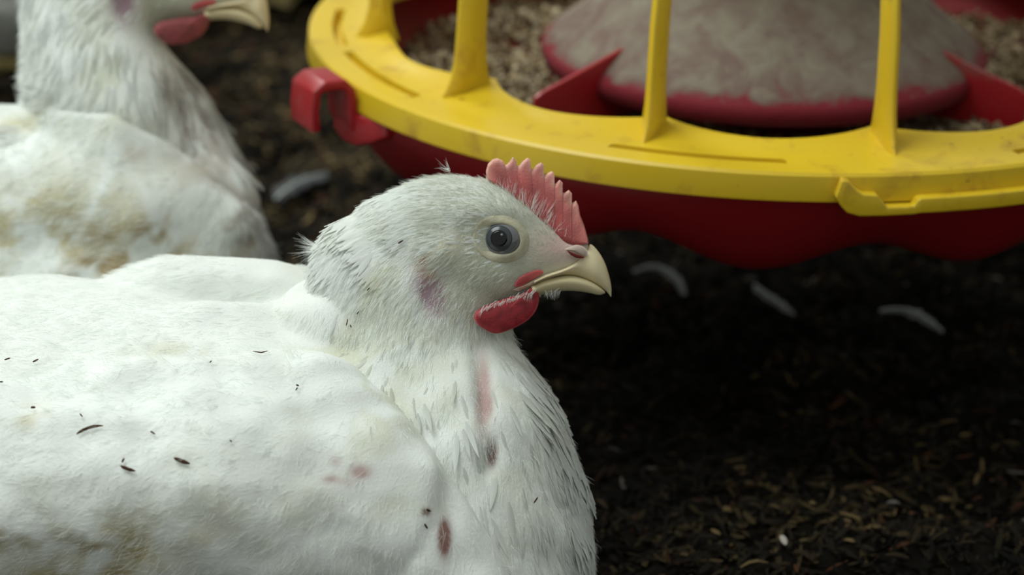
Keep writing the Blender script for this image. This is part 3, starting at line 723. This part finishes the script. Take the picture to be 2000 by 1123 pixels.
def build_bird(cfg):
    H = cfg['head']; D0 = H.D; r = np.random.default_rng(cfg['seed']); det = cfg['detail']
    root = empty('chicken', cfg['base'], cfg['label'], 'chicken', cfg.get('group'))
    # ---- body: one continuous surface
    hs = []; V = None
    for x, y, s, w_ in HEAD_ST:
        X, Y = H.xy(x, y); hs.append((float(X), float(Y), D0, s * H.a, w_))
    parts = [image_loft(hs, 70), image_loft(cfg['neck'], 80), torso_loft(cfg['torso'])]
    # rounded tip for head front is covered by the beak
    for (px, py, D, ax, ay, az) in cfg['lumps']:
        c_ = W(px, py, D); uu = np.linspace(0.06, math.pi - .06, 18); C_ = np.stack([c_ + np.array([math.cos(t) * ax, 0, 0]) for t in uu])
        parts.append(ring_loft(C_, np.tile([0, 0, 1.], (18, 1)), np.tile([0, 1., 0], (18, 1)), np.sin(uu) * az, np.sin(uu) * ay, 32))
    V, Q = remesh(parts, cfg['voxel'], cfg['smooth'])
    N = vert_normals(V, Q)
    # orient normals outward
    if (N * (V - V.mean(0))).sum() < 0: Q = Q[:, ::-1].copy(); N = -N
    px, py, _ = proj(V); hx, hy = H.inv(px, py); hd = (H.P(hx, hy, 0) - V) @ FWD     # + = near side
    inhead = 1 / (1 + np.exp(-(hx - 760) / 25)) / (1 + np.exp((hy - 650) / 14))
    disp = np.zeros(len(V)); side = np.clip(np.abs(N @ FWD) * 1.3, 0, 1)
    disp += inhead * side * (-.28 * gauss(hx, hy, 979, 467, 42, 36) + .18 * gauss(hx, hy, 965, 415, 60, 16) + .12 * gauss(hx, hy, 955, 560, 50, 30)
                             + .22 * gauss(hx, hy, 862, 492, 34, 26) - .16 * gauss(hx, hy, 845, 570, 18, 30, .5) - .10 * gauss(hx, hy, 905, 480, 10, 40) - .12 * gauss(hx, hy, 815, 480, 14, 40))
    disp += (1 - inhead) * (.20 * noise(V, 4.6, cfg['seed']) + .045 * noise(V, 1.5, cfg['seed'] + 3))
    for (x, y, s1, s2, ro, am) in cfg.get('dents', []):  # folds and gaps in the coat
        disp += am * gauss(px, py, x, y, s1, s2, ro) * np.clip(-(N @ FWD) * 6, 0, 1)
    V = V + N * disp[:, None]; N = vert_normals(V, Q)
    if (N * (V - V.mean(0))).sum() < 0: N = -N
    WH = np.array((.76, .785, .755))
    stains_and_tones = cfg['stains_and_tones']
    def feather_tint(P, base=WH, spots=True):
        px, py, _ = proj(P); hx, hy = H.inv(px, py); c_ = np.tile(base, (len(P), 1)) * (1 + .03 * noise(P, .9, 5))[:, None]
        fz = fbm(P, 1.6, 40, 3)
        for (x, y, s1, s2, am, col) in stains_and_tones:
            if not spots and am >= 1.25 and s1 <= 14: continue
            g = gauss(px, py, x, y, s1, s2) * am; c_ = lerp(c_, col, np.clip(g * (.55 + .75 * fz) if am < 1.25 or s1 > 14 else g * .8, 0, .92))
        return c_
    def skin_tint(P):
        px, py, _ = proj(P); hx, hy = H.inv(px, py)
        face = np.clip((hx - 850) / 60, 0, 1) / (1 + np.exp(-(hy - 400 - np.clip(hx - 980, 0, 200) * .2) / 16)) / (1 + np.exp((hy - 640) / 12))
        c_ = feather_tint(P, np.array((.75, .77, .735))); c_ = lerp(c_, (.42, .43, .33), face * .95)
        c_ = lerp(c_, (.60, .40, .37), gauss(hx, hy, 1095, 480, 40, 26) * .8); c_ = lerp(c_, (.30, .20, .235), gauss(hx, hy, 842, 568, 20, 36, -.3) * 1.5); c_ = lerp(c_, (.66, .62, .48), gauss(hx, hy, 868, 490, 30, 24))
        c_ = lerp(c_, (.42, .24, .13), gauss(hx, hy, 832, 518, 11, 18, -.6) * 1.3)
        return c_
    body = fast_mesh('body', V, Q, SKIN, root, colors=skin_tint(V))
    fc = V[Q].mean(1); fpx, fpy, _ = proj(fc); fhx, fhy = H.inv(fpx, fpy); facing = -(vert_normals(V, Q)[Q[:, 0]] @ FWD)
    # region weights ---------------------------------------------------------
    bare = lambda hx, hy: np.maximum.reduce([gauss(hx, hy, 979, 467, 38, 31) > .55, gauss(hx, hy, 1130, 500, 42, 60) > .55, (hx > 1075) & (hy > 500), (hx > 1088)])
    surf = dict(V=V, Q=Q, N=N)
    cards = []; 
    # ---- wing laid on the flank
    bvh = BVHTree.FromPolygons([Vector(v) for v in V], [tuple(int(i) for i in q) for q in Q])
    def drape(poly, centre, thick, name, rise=.09, rings=80, n=420):
        O = catmull(np.vstack([poly, poly[:1]]), n + 1)[:-1]; c_ = np.asarray(centre, float); rows = []
        fs = np.linspace(0, 1, rings)
        XY = np.stack([O + (c_ - O) * f for f in fs], 0).reshape(-1, 2)
        Dp = np.empty(len(XY)); last = None
        for i, (x, y) in enumerate(XY):
            d_ = unit(W(x, y, 100.) - CAM); hit = bvh.ray_cast(Vector(CAM), Vector(d_))
            Dp[i] = ((np.array(hit[0]) - CAM) @ FWD) if hit[0] is not None else np.nan
        Dp = Dp.reshape(rings, n)
        for i in range(rings - 2, -1, -1):
            bad = np.isnan(Dp[i]); Dp[i][bad] = Dp[i + 1][bad] + .15
        k_ = np.ones(3) / 3
        f = fs[:, None]; t = thick * (1 - np.clip(1 - f / rise, 0, 1) ** 2) ** .5 * (.55 + .45 * (1 - (1 - f) ** 2))
        Dn = Dp - t + .12 * (1 - f)
        Vt = W(XY[:, 0], XY[:, 1], Dn.ravel()); Vt = Vt.reshape(rings, n, 3)
        # rim sinks into the flank
        rim = W(O[:, 0], O[:, 1], Dp[0] + .5)
        Vw = np.vstack([rim[None].reshape(-1, 3), Vt.reshape(-1, 3)]); Qw = grid_quads(rings + 1, n, wrap_v=True)
        Nw = vert_normals(Vw, Qw); 
        if (Nw @ FWD).mean() > 0: Nw = -Nw; Qw = Qw[:, ::-1].copy()
        dn = .20 * noise(Vw, 3.8, cfg['seed'] + 1) + .06 * noise(Vw, 1.4, cfg['seed'] + 9); Vw = Vw + Nw * dn[:, None]
        Nw = vert_normals(Vw, Qw)
        if (Nw @ FWD).mean() > 0: Nw = -Nw
        ob = fast_mesh(name, Vw, Qw, SKIN, root, colors=feather_tint(Vw))
        return Vw, Qw, Nw, ob, O
    wings = []
    if cfg.get('wing'):
        wings.append(drape(cfg['wing'], cfg['wing_c'], cfg['wing_t'], 'wing'))
    # ---- feathers
    g = cfg['guides']; hg = [(*[float(q) for q in H.xy(x, y)], *( (H.c * dx - H.s * dy), (H.s * dx + H.c * dy))) for x, y, dx, dy in HEAD_G]
    g = hg + g
    def scatter(n, wfun, Lf, Wf, lift, curl, shape, surfs=(V, Q, N), off=0, jit=.18, tintmul=1.0, roll=.12, nb=.7):
        Vs, Qs, Ns = surfs; cen = Vs[Qs].mean(1); wt = wfun(cen); P, Nn = sample_surface(Vs, Qs, Ns, int(n), wt, r)
        T = flow_field(P, g); T = T + r.normal(0, jit, P.shape); T = unit(T - (T * Nn).sum(1)[:, None] * Nn)
        L = Lf(P) * r.uniform(.75, 1.25, len(P)); Wd = L * Wf * r.uniform(.8, 1.2, len(P))
        tint = feather_tint(P + T * (L * .6)[:, None], spots=False) * r.uniform(.93, 1.04, len(P))[:, None] * tintmul
        return feather_cards(P + Nn * off, Nn, T, L, Wd, lift, curl, shape, np.clip(tint, 0, .9), r, roll=roll, nblend=nb)
    def HX(c): x, y, _ = proj(c); return H.inv(x, y)
    vis = lambda c: 1.0
    bodycol = lambda c: proj(c)
    nf = cfg['nf']
    def w_crown(c):      # short sleek feathers of crown, nape
        hx, hy = HX(c); a = 1 / (1 + np.exp((hx - 930) / 18.)); b_ = 1 / (1 + np.exp((hy - 505) / 22.)); return a * b_ * (hx > 620) * (1 - .97 * gauss(hx, hy, 845, 545, 34, 60)) + .0
    def w_neck(c):
        hx, hy = HX(c); x, y, _ = proj(c); return (1 / (1 + np.exp(-(hy - 520) / 30.))) * (1 / (1 + np.exp((hx - 925 - np.clip(hy - 620, 0, 999) * 3) / 14.))) * cfg['neckmask'](x, y) * (1 - .85 * gauss(hx, hy, 842, 560, 22, 42))
    def w_body(c):
        x, y, _ = proj(c); return cfg['bodymask'](x, y) + .02
    cards.append(scatter(nf[0], w_crown, lambda P: np.interp(HX(P)[0], [640, 800, 930], [.95, .7, .38]), .20, .01, .03, 'lance', roll=.10, nb=.2, tintmul=1.14))  # crown cards tinted brighter, standing in for light caught on top
    cards.append(scatter(nf[1], w_neck, lambda P: np.interp(HX(P)[1], [540, 700, 900], [.8, 1.0, 1.3]), .15, .01, .02, 'lance', roll=.08, jit=.15, nb=.15))
    if nf[2]: cards.append(scatter(nf[2], w_body, lambda P: 2.3 + 0 * P[:, 0], .55, .03, .035, 'round', roll=.06, jit=.10, nb=.35))
    if det:
        def w_edge(c): x, y, _ = proj(c); return np.clip((y - 690) / 60, 0, 1) * np.clip((x - np.interp(y, [650, 720, 850, 1000, 1123], [960, 985, 1050, 1090, 1090])) / 30, 0, 1)
        cards.append(scatter(1100, w_edge, lambda P: 1.25 + 0 * P[:, 0], .24, .09, .05, 'lance', roll=.12, jit=.16, nb=.4))
    V2, Q2, U2, N2, C2 = cat_cards(cards)
    fast_mesh('plumage', V2, Q2, FEATHER, root, kind='stuff', normals=N2, colors=C2, uv=U2)
    for Vw, Qw, Nw, wob, O in wings:
        if nf[3]: cw = scatter(nf[3], lambda c: np.ones(len(c)), lambda P: 2.2 + 0 * P[:, 0], .6, .025, .03, 'round', surfs=(Vw, Qw, Nw), jit=.12, roll=.05, nb=.3)
        if nf[3]: V2, Q2, U2, N2, C2 = cat_cards([cw]); fast_mesh('wing_feathers', V2, Q2, FEATHER, wob, kind='stuff', normals=N2, colors=C2, uv=U2)
        P, Nn = sample_surface(Vw, Qw, Nw, cfg['nh'][2], np.ones(len(Qw)), r)
        T = flow_field(P, g); T = unit(T + r.normal(0, .5, P.shape) + Nn * .25)
        hair('wing_down', P + Nn * .0, T, r.uniform(.3, .75, len(P)), np.full(len(P), cfg['hr']), wob, DOWN, bend=Nn * -.1, clump=cfg['clump'])
    # ---- fine bristles of the face
    def w_face(c):
        hx, hy = HX(c); f = 1 / (1 + np.exp(-(hx - 845) / 22.)); return f * (hy < 660) * (1 - bare(hx, hy)) * (1 - .6 * gauss(hx, hy, 842, 560, 22, 42))
    P, Nn = sample_surface(V, Q, N, cfg['nh'][0], w_face(fc), r); T = flow_field(P, g)
    hx, hy = HX(P); L = np.interp(hx, [850, 930, 1060, 1110], [.55, .36, .26, .16]) * r.uniform(.6, 1.3, len(P))
    D3 = unit(unit(T + r.normal(0, .22, P.shape)) + Nn * .42)
    hair('face_bristles', P - Nn * .02, D3, L, np.full(len(P), .0075 if det else .01), root, BRISTLE, bend=-Nn * .25)
    # down fuzz everywhere else
    def w_fuzz(c): hx, hy = HX(c); x, y, _ = proj(c); nk = cfg['neckmask'](x, y) * (facing > -.6); return (1 / (1 + np.exp((hx - 900) / 20.))) * (.16 + .84 * nk) * (1 - .93 * gauss(hx, hy, 840, 555, 24, 46, -.3))
    P, Nn = sample_surface(V, Q, N, cfg['nh'][1], w_fuzz(fc) + .35 * (fhy > 640) * cfg['neckmask'](fpx, fpy), r); T = flow_field(P, g)
    hx, hy = HX(P); hd_ = np.clip((680 - hy) / 200, 0, 1)[:, None]; D3 = unit(unit(T + r.normal(0, 1, P.shape) * (.30 - .16 * hd_)) + Nn * (.20 - .12 * hd_))
    hair('down', P + Nn * .01, D3, r.uniform(.3, .65, len(P)), np.full(len(P), cfg['hr']), root, DOWN, bend=-Nn * .12, clump=cfg['clump'])
    # bristles that rise over the foot of the comb
    if det:
        n = 340; s = np.clip(r.normal(.42, .2, n), 0, 1); bx = np.interp(s, [0, .3, .6, 1], [955, 1010, 1060, 1120]); by = np.interp(s, [0, .3, .6, 1], [362, 395, 440, 474])
        P = H.P(bx + r.normal(0, 5, n), by + r.normal(0, 6, n), .42 + r.normal(0, .07, n)); a = np.interp(s, [0, .5, 1], [-1.9, -1.35, -.9]) + r.normal(0, .25, n)
        T = np.cos(a)[:, None] * RIGHT - np.sin(a)[:, None] * UP * 1.0 - FWD * .18
        L = np.interp(s, [0, .2, .5, .8, 1], [.3, .6, .75, .45, .2]) * r.uniform(.5, 1.2, n)
        hair('comb_bristles', P, unit(T), L, np.full(n, .0085), root, DOWN, bend=(RIGHT * .1 + FWD * .12)[None] * np.ones((n, 1)), clump=7, kc=.5)
        n = 150; P = H.P(r.uniform(1030, 1096, n), r.uniform(562, 570, n), r.uniform(-.5, .85, n)); a = r.uniform(-2.5, -.9, n)
        hair('chin_bristles', P, unit(np.cos(a)[:, None] * RIGHT + np.sin(a)[:, None] * UP), r.uniform(.12, .36, n), np.full(n, .009), root, DOWN, clump=6)
        n = 130; P = H.P(r.uniform(940, 1045, n), np.zeros(n), 0 * np.arange(n)); hx_ = r.uniform(940, 1048, n); hy_ = np.interp(hx_, [940, 1048], [604, 566]) + r.normal(0, 3, n)
        P = H.P(hx_, hy_, 2.1 - (hx_ - 926) * 1.25 / 126 + .25); a = r.uniform(-2.6, -1.7, n)
        hair('cheek_bristles', P, unit(np.cos(a)[:, None] * RIGHT + np.sin(a)[:, None] * UP), r.uniform(.15, .42, n), np.full(n, .008), root, DOWN, clump=5)
    # legs, folded under: shank and toes on the litter
    bx_, by_ = cfg['base'][0], cfg['base'][1]
    for sd in (-1, 1):
        hipx = bx_ - 1; yy = by_ + sd * 3.2
        V3, F3 = tube(catmull([(hipx - 3, yy, 3.6), (hipx - 4.5, yy, 1.3), (hipx + 1, yy, .8), (hipx + 3.5, yy, .6)], 16), np.linspace(1.3, .55, 16), 12)
        lg = poly_mesh('leg', V3, F3, SKIN, root); set_tint(lg, lambda P: np.tile((.62, .50, .22), (len(P), 1)))
        for ta in (-.45, 0, .45):
            V3, F3 = tube([(hipx + 3.3, yy, .55), (hipx + 4.8, yy + 1.5 * ta, .6), (hipx + 6.2, yy + 3 * ta, .35)], [.42, .34, .16], 10)
            to = poly_mesh('toe', V3, F3, SKIN, lg); set_tint(to, lambda P: np.tile((.62, .50, .22), (len(P), 1)))
    # tail
    tx = cfg['torso'][0][0] + 2.5; tz = cfg['torso'][1][2] + 1
    P = np.array([(tx, by_ + q, tz) for q in np.linspace(-2.4, 2.4, 9)]); N3 = np.tile(unit((-.3, 0, 1)), (9, 1)); T = unit(np.stack([-np.ones(9), np.linspace(-.25, .25, 9), np.full(9, .25)], 1))
    a, b_, c_, d_, e_ = feather_cards(P, N3, T, np.full(9, 8.0), np.full(9, 2.4), .02, .02, 'round', np.tile(WH, (9, 1)), r)
    fast_mesh('tail_feathers', a, b_, FEATHER, root, kind='stuff', normals=d_, colors=e_, uv=c_)
    head_parts(root, H, bvh, det)
    return root, H, bvh, wings

HEAD_G = [(1080, 455, -.35, -.9), (1020, 400, -.1, -1), (980, 390, -.75, -.65), (1040, 500, -.8, -.5), (1035, 530, -.9, .1), (990, 540, -.8, .6), (930, 590, -.7, .75), (1060, 570, -.8, .6), (910, 480, -1, .3), (900, 400, -1, .0),
          (930, 345, -1, -.05), (830, 350, -1, .12), (740, 385, -.92, .38), (670, 430, -.85, .5), (640, 480, -.7, .7), (760, 460, -.9, .4), (850, 440, -1, .1), (870, 510, -.8, .6), (790, 540, -.6, .8), (710, 540, -.5, .86),
          (860, 600, -.35, .95), (950, 660, .1, 1), (985, 640, .3, 1)]
G1 = [(600, 600, -.25, 1), (650, 640, -.2, 1), (750, 650, -.15, 1), (850, 700, -.05, 1), (1000, 700, .35, 1), (1050, 800, .35, 1), (950, 850, .1, 1), (1100, 950, .25, 1), (1040, 1050, .1, 1), (1130, 1100, .2, 1), (800, 780, .1, 1), (930, 1000, .05, 1),
      (500, 620, -1, .02), (300, 600, -1, .02), (50, 600, -1, .05), (400, 520, -1, .03), (-300, 800, -1, .1), (500, 740, -1, .12), (200, 800, -1, .15), (700, 900, -.8, .7), (850, 1000, -.4, 1), (950, 1090, -.1, 1), (400, 1000, -1, .25), (0, 1000, -1, .1), (650, 760, -.8, .25), (560, 700, -1, .1)]
YE = (.50, .45, .26); BR = (.30, .22, .10); PK = (.46, .33, .31)
bird1 = dict(hr=.0060, clump=7, seed=3, detail=True, head=HeadMap(), base=(-8, 80, 0),
    label='white hen in sharp focus with red comb, sitting in front of the yellow feeder', voxel=.14, smooth=6,
    neck=[(800, 428, 86.8, 30, .6), (790, 452, 86.8, 92, 1.3), (781, 495, 86.8, 140, 1.9), (786, 550, 86.9, 178, 2.3), (797, 620, 87.1, 198, 2.6), (805, 700, 87.3, 200, 3.2), (828, 800, 87.4, 229, 4.4), (858, 900, 87.4, 250, 5.4), (878, 1000, 87.5, 268, 6.2), (880, 1120, 87.6, 270, 6.6), (870, 1240, 87.4, 225, 6), (865, 1300, 87.4, 60, 2)],
    torso=[(-29, 80, 8.5, .3, .3), (-27, 80, 8.0, 3.2, 4), (-22, 80, 7.0, 5.2, 7.2), (-15, 80, 6.8, 5.8, 8.4), (-8, 80, 6.5, 5.9, 8.6), (-3, 80, 6.0, 5.4, 7.6), (-.5, 80, 5.6, 4.6, 6), (1.3, 80, 5.2, 3.2, 4), (2.0, 80, 5.0, .3, .3)],
    lumps=[(430, 700, 90.5, 7.8, 4.2, 3.6), (130, 720, 90.5, 7, 4.2, 3.4), (655, 665, 87.0, 2.6, 2.6, 2.0)],
    dents=[(430, 614, 80, 14, 0, .45), (455, 575, 85, 11, 0, -.65), (400, 530, 110, 16, 0, .4), (942, 765, 12, 60, -.1, -.35), (960, 890, 12, 26, .2, -.35)],
    stains_and_tones=[(80, 1090, 190, 62, 1.0, YE), (190, 1085, 60, 26, .8, BR), (20, 1060, 120, 30, .5, BR), (560, 1000, 260, 100, .16, YE), (360, 690, 50, 14, .7, YE), (60, 815, 50, 16, .5, YE), (760, 640, 110, 160, .50, (.62, .63, .50)), (850, 800, 60, 120, .35, (.62, .64, .54)),
            (930, 570, 80, 62, .5, (.58, .60, .48)), (720, 760, 60, 80, .45, (.60, .60, .42)), (830, 470, 60, 40, .35, (.60, .60, .46)), (1000, 850, 60, 120, .3, (.66, .66, .52)), (943, 770, 9, 55, 1.6, PK), (961, 888, 7, 15, 2, (.12, .04, .025)), (868, 1050, 8, 24, 2.4, (.16, .05, .03)), (832, 1000, 6, 6, 1.6, (.2, .14, .1)), (948, 742, 6, 16, 1.5, PK), (952, 790, 8, 18, 1.6, (.42, .27, .26)),  # also bare skin, dark red gaps, greener tones on neck, cheek and breast
            (704, 922, 14, 10, 1.5, PK), (655, 903, 8, 8, 1.2, PK), (680, 943, 14, 6, 1.2, PK), (645, 935, 12, 6, 1.2, PK)],
    wing=[(1000, 1160), (962, 1060), (925, 985), (872, 900), (800, 815), (735, 752), (672, 712), (560, 696), (380, 690), (200, 700), (0, 730), (-200, 780), (-330, 900), (-300, 1100), (0, 1230), (400, 1290), (800, 1280)],
    wing_c=(430, 980), wing_t=1.5,
    guides=G1, nf=(3000, 500, 0, 0), nh=(20000, 130000, 22000),
    neckmask=lambda x, y: np.clip((x - 600 - np.clip(y - 640, 0, 400) * .85) / 40, 0, 1), bodymask=lambda x, y: np.clip((650 + np.clip(y - 640, 0, 400) * .9 - x) / 60, 0, 1))
BIRD1 = build_bird(bird1)


rootA, HA, bvhA, wingsA = BIRD1
# loose plume at the nape and a small one on the crown
def tuft(P0, n, a0, a1, lmin, lmax, name):
    r = np.random.default_rng(n); a = np.radians(r.uniform(a0, a1, n)); T = np.cos(a)[:, None] * RIGHT + np.sin(a)[:, None] * UP + r.normal(0, .25, (n, 1)) * FWD
    o = hair(name, np.tile(P0, (n, 1)) + r.normal(0, .03, (n, 3)), unit(T), r.uniform(lmin, lmax, n), np.full(n, .006), rootA, DOWN, bend=r.normal(0, .15, (n, 3)), npts=6)
    return o
tuft(W(636, 487, 86.8), 170, 148, 205, .35, 1.05, 'loose_plume'); tuft(W(630, 492, 86.8), 40, 195, 250, .3, .9, 'loose_plume')
tuft(W(876, 333, 86.6), 16, 95, 175, .2, .55, 'loose_plume')

bird2 = dict(hr=.010, clump=6, seed=8, detail=False, head=HeadMap(.82, math.radians(10), (1193, 578), (522, 60), 104.0), base=(-22, 100, 0),
    label='soiled white hen behind the sharp one, neck upright and beak pointing right', voxel=.22, smooth=6,
    neck=[(205, -175, 103, 35, .6), (203, -140, 103, 85, 1.5), (200, -80, 103.2, 118, 2.3), (186, 0, 103.4, 124, 2.8), (184, 60, 103.6, 126, 3.2), (195, 130, 103.9, 138, 3.8), (232, 230, 104.5, 172, 4.8), (280, 350, 105.6, 188, 5.8), (325, 450, 106.5, 192, 6.2), (345, 530, 107, 195, 6.3), (345, 640, 107.5, 170, 6), (340, 720, 108, 50, 2)],
    torso=[(-38, 100, 8.5, .3, .3), (-36, 100, 8, 3, 4), (-31, 100, 6.8, 5.3, 7.2), (-24, 100, 6.6, 5.6, 8.0), (-18, 100, 6.4, 5.4, 8), (-14, 100, 6, 4.8, 7), (-12, 100, 5.6, 3.6, 5.5), (-10.9, 100, 5.2, .3, .3)],
    lumps=[(120, 400, 103.6, 8.5, 4.2, 4.0), (-100, 400, 105, 7.2, 4.2, 3.9)], dents=[],
    stains_and_tones=[(60, 480, 190, 52, .9, YE), (330, 460, 150, 46, .7, (.52, .47, .31)), (300, 455, 25, 16, 1.6, BR), (350, 405, 13, 9, 1.2, BR), (392, 432, 10, 9, 1.1, BR), (440, 458, 12, 8, 1.0, BR), (250, 500, 13, 7, 1.1, BR), (480, 470, 12, 8, .9, BR), (330, 430, 9, 8, .9, BR), (410, 470, 10, 6, 1.0, BR), (130, 425, 14, 7, .9, BR), (180, 460, 30, 12, 1.4, BR), (210, 520, 60, 18, 1.3, BR), (90, 390, 100, 30, .7, YE), (60, 240, 60, 14, .6, YE), (270, 300, 22, 10, .8, PK), (200, 120, 110, 120, .45, (.58, .60, .47)),
            (350, 190, 30, 50, .9, (.40, .37, .33)), (385, 260, 26, 50, 1.1, (.36, .31, .29)), (425, 330, 26, 50, 1.1, (.38, .33, .31)), (465, 410, 24, 50, 1.0, (.40, .36, .33)), (300, 330, 200, 60, .3, (.64, .63, .52))],  # darker grey-pink tones down the front of the breast
    wing=[(-330, 380), (-180, 280), (-60, 236), (30, 216), (110, 208), (190, 214), (265, 240), (335, 284), (400, 332), (455, 375), (505, 428), (540, 500), (530, 580), (300, 640), (0, 660), (-250, 620), (-360, 500)], wing_c=(100, 430), wing_t=1.0,
    guides=[(100, 50, -.15, 1), (200, 100, 0, 1), (290, 180, .3, 1), (400, 280, .45, 1), (480, 420, .45, 1), (100, 230, -1, .1), (300, 320, -.9, -.3), (450, 430, -.7, .5), (200, 400, -1, .1), (0, 350, -1, 0), (350, 500, -.9, .3), (-250, 400, -1, 0)],
    nf=(1500, 2500, 0, 0), nh=(3000, 22000, 15000), neckmask=lambda x, y: (y < 330) * 1.0, bodymask=lambda x, y: 0 * x + .5)
rootB, HB, bvhB, wingsB = build_bird(bird2)
def copy_tree(o, parent=None):
    c = o.copy(); sc.collection.objects.link(c); c.parent = parent
    for ch in list(o.children): copy_tree(ch, c)
    return c
c3 = copy_tree(rootB); c3.location = (-.36, 1.55, 0); c3.rotation_euler = (0, 0, math.radians(8)); c3['label'] = 'blurred white hen at the far left edge, behind the soiled hen'
c4 = copy_tree(rootB); c4.location = (-.20, 1.73, 0); c4.rotation_euler = (0, 0, math.radians(-12)); c4['label'] = 'blurred white hen farthest away, above the beak of the soiled hen'

# ================================================================== bits of litter on the sharp hen
allV = []; allF = []; o_ = 0
for me_ob in [c for c in rootA.children_recursive if c.name.split('.')[0] in ('body', 'wing')]:
    me = me_ob.data; n = len(me.vertices); co = np.empty(n * 3, np.float32); me.vertices.foreach_get('co', co)
    allV.append(co.reshape(-1, 3) / CM + origin_of(me_ob.parent)); allF += [tuple(i + o_ for i in p.vertices) for p in me.polygons]; o_ += n
allV = np.vstack(allV); skinbvh = BVHTree.FromPolygons([Vector(v) for v in allV], allF)
def on_skin(x, y, off=.12):
    d_ = unit(W(x, y, 100.) - CAM); h = skinbvh.ray_cast(Vector(CAM), Vector(d_))
    return np.array(h[0]) + np.array(h[1]) * off * (1 if Vector(h[1]).dot(Vector(d_)) < 0 else -1)
def bit(path, rad, label, group=None, off=.13):
    P = np.array([on_skin(x, y, off) for x, y in catmull(path, 7)])
    V_, F_ = tube(P, np.array([.35, .8, 1, .9, 1, .7, .25]) * rad * .72, 7, flat=(unit(CAM - P[3]), .55))
    ob = poly_mesh('wood_shaving', V_, F_, TWIG, None, loc=P[3]); tag(ob, label, 'wood shaving', group)
bit([(150, 852), (165, 843), (185, 836), (204, 835)], .075, "longest curved dark wood sliver on the sharp hen's wing")
bit([(236, 913), (250, 919), (266, 923)], .085, "brown wood sliver below and right of the longest one")
bit([(341, 897), (355, 903), (372, 909)], .10, "stubby dark brown wood sliver on the middle of the wing")
bit([(239, 907), (243, 898)], .05, "short upright brown splinter touching the brown sliver on the wing")
bit([(495, 693), (510, 695), (523, 692)], .035, "thin brown fibre lying in the crease above the wing")
SPECKS = ((66, 802, 5, 0, .06, 'small round dark speck near the left edge, left of the longest sliver'), (15, 707, 6, -2, .04, 'leftmost of two thin specks high on the flank at the left edge'), (70, 710, 6, -3, .045, 'right one of two thin specks high on the flank at the left edge'),
    (2, 752, 4, 0, .04, 'dark speck right at the left edge of the flank'), (581, 758, 3, 1, .045, 'upper of two dots just below the top edge of the wing'), (579, 765, 2, -3, .035, 'lower of two dots just below the top edge of the wing'),
    (160, 815, 3, 3, .035, 'tiny reddish speck just above the longest sliver'), (411, 712, 2, -2, .03, 'single tiny speck on the top of the wing, left of the crease fibre'), (677, 632, 2, -7, .03, 'longer upright speck at the base of the neck near the back'),
    (684, 640, 1, 3, .03, 'shorter speck touching the upright one at the base of the neck'), (722, 565, 3, -3, .03, 'faint slanted speck on the side of the neck below the nape'), (784, 474, 5, -3, .04, 'dark slanted speck on the head just behind the ear patch'),
    (300, 849, 5, 3, .04, 'pale brown speck midway between longest sliver and stubby sliver'), (1042, 978, 4, -6, .04, 'slanted dark speck alone on the breast'), (833, 998, 4, 2, .06, 'dark dot above the red gap at the front of the wing'),
    (828, 1028, 3, 5, .05, 'dark dot left of the red gap at the front of the wing'), (451, 864, 2, 2, .035, 'tiny lone speck right of the stubby sliver'), (701, 611, 2, -3, .025, 'finest speck on the neck, above the upright one'))
for x, y, dx, dy, r_, lab in SPECKS:
    bit([(x - dx, y - dy), (x, y), (x + dx, y + dy)], r_, lab, 'specks of litter on the sharp hen')

# ================================================================== shed feathers on the floor
def floor_pt(x, y, h=.35):
    d_ = unit(W(x, y, 100.) - CAM); t = (h - CAM[2]) / d_[2]; return CAM + d_ * t
def shed(path, width, label, lift=.3, col=(.34, .35, .35)):  # white vane greyed in colour to stand in for shade on the floor
    C_ = catmull(path, 26); P = np.array([floor_pt(x, y, .7) for x, y in C_]); P[:, 2] += lift * np.sin(np.linspace(0, math.pi, 26))
    T = unit(np.gradient(P, axis=0)); S = unit(np.cross(T, [0, 0, 1.])); V_ = []; r = np.random.default_rng(int(path[0][0]))
    wv = np.sin(np.linspace(.25, math.pi - .05, 26)) ** .7 * width
    for i in range(26):
        for c_ in (-1, -.5, 0, .5, 1):
            j = 1 + (.25 * r.standard_normal() if abs(c_) == 1 else 0)
            V_.append(P[i] + S[i] * c_ * wv[i] * j + T[i] * abs(c_) * wv[i] * .7 + np.array([0, 0, .10 * (1 - c_ * c_)]))
    V_ = np.array(V_); root = empty('shed_feather', P[13], label, 'feather')
    fast_mesh('vane', V_, grid_quads(26, 5), FEATHER, root, colors=np.tile(col, (len(V_), 1)), uv=np.zeros((len(V_), 2)))
    a_, b_ = tube(P + (0, 0, .12), np.linspace(.05, .015, 26), 6); poly_mesh('shaft', a_, b_, DOWN, root)
shed([(1236, 534), (1268, 530), (1300, 540), (1325, 560), (1338, 578)], .30, 'small curved white feather lying just right of the beak')
shed([(1474, 560), (1492, 583), (1520, 604), (1552, 616)], .32, 'small curved white feather below the lowest scallop of the red pan')
shed([(1718, 610), (1760, 616), (1800, 630), (1842, 650)], .42, 'pale feather lying farthest right on the dark litter')
shed([(538, 392), (565, 372), (595, 356), (640, 340)], .75, 'fluffy grey feather, its shade painted in, on the litter left of the red pan', .12, (.07, .074, .078))  # extra dark vane colour paints shade over the grey
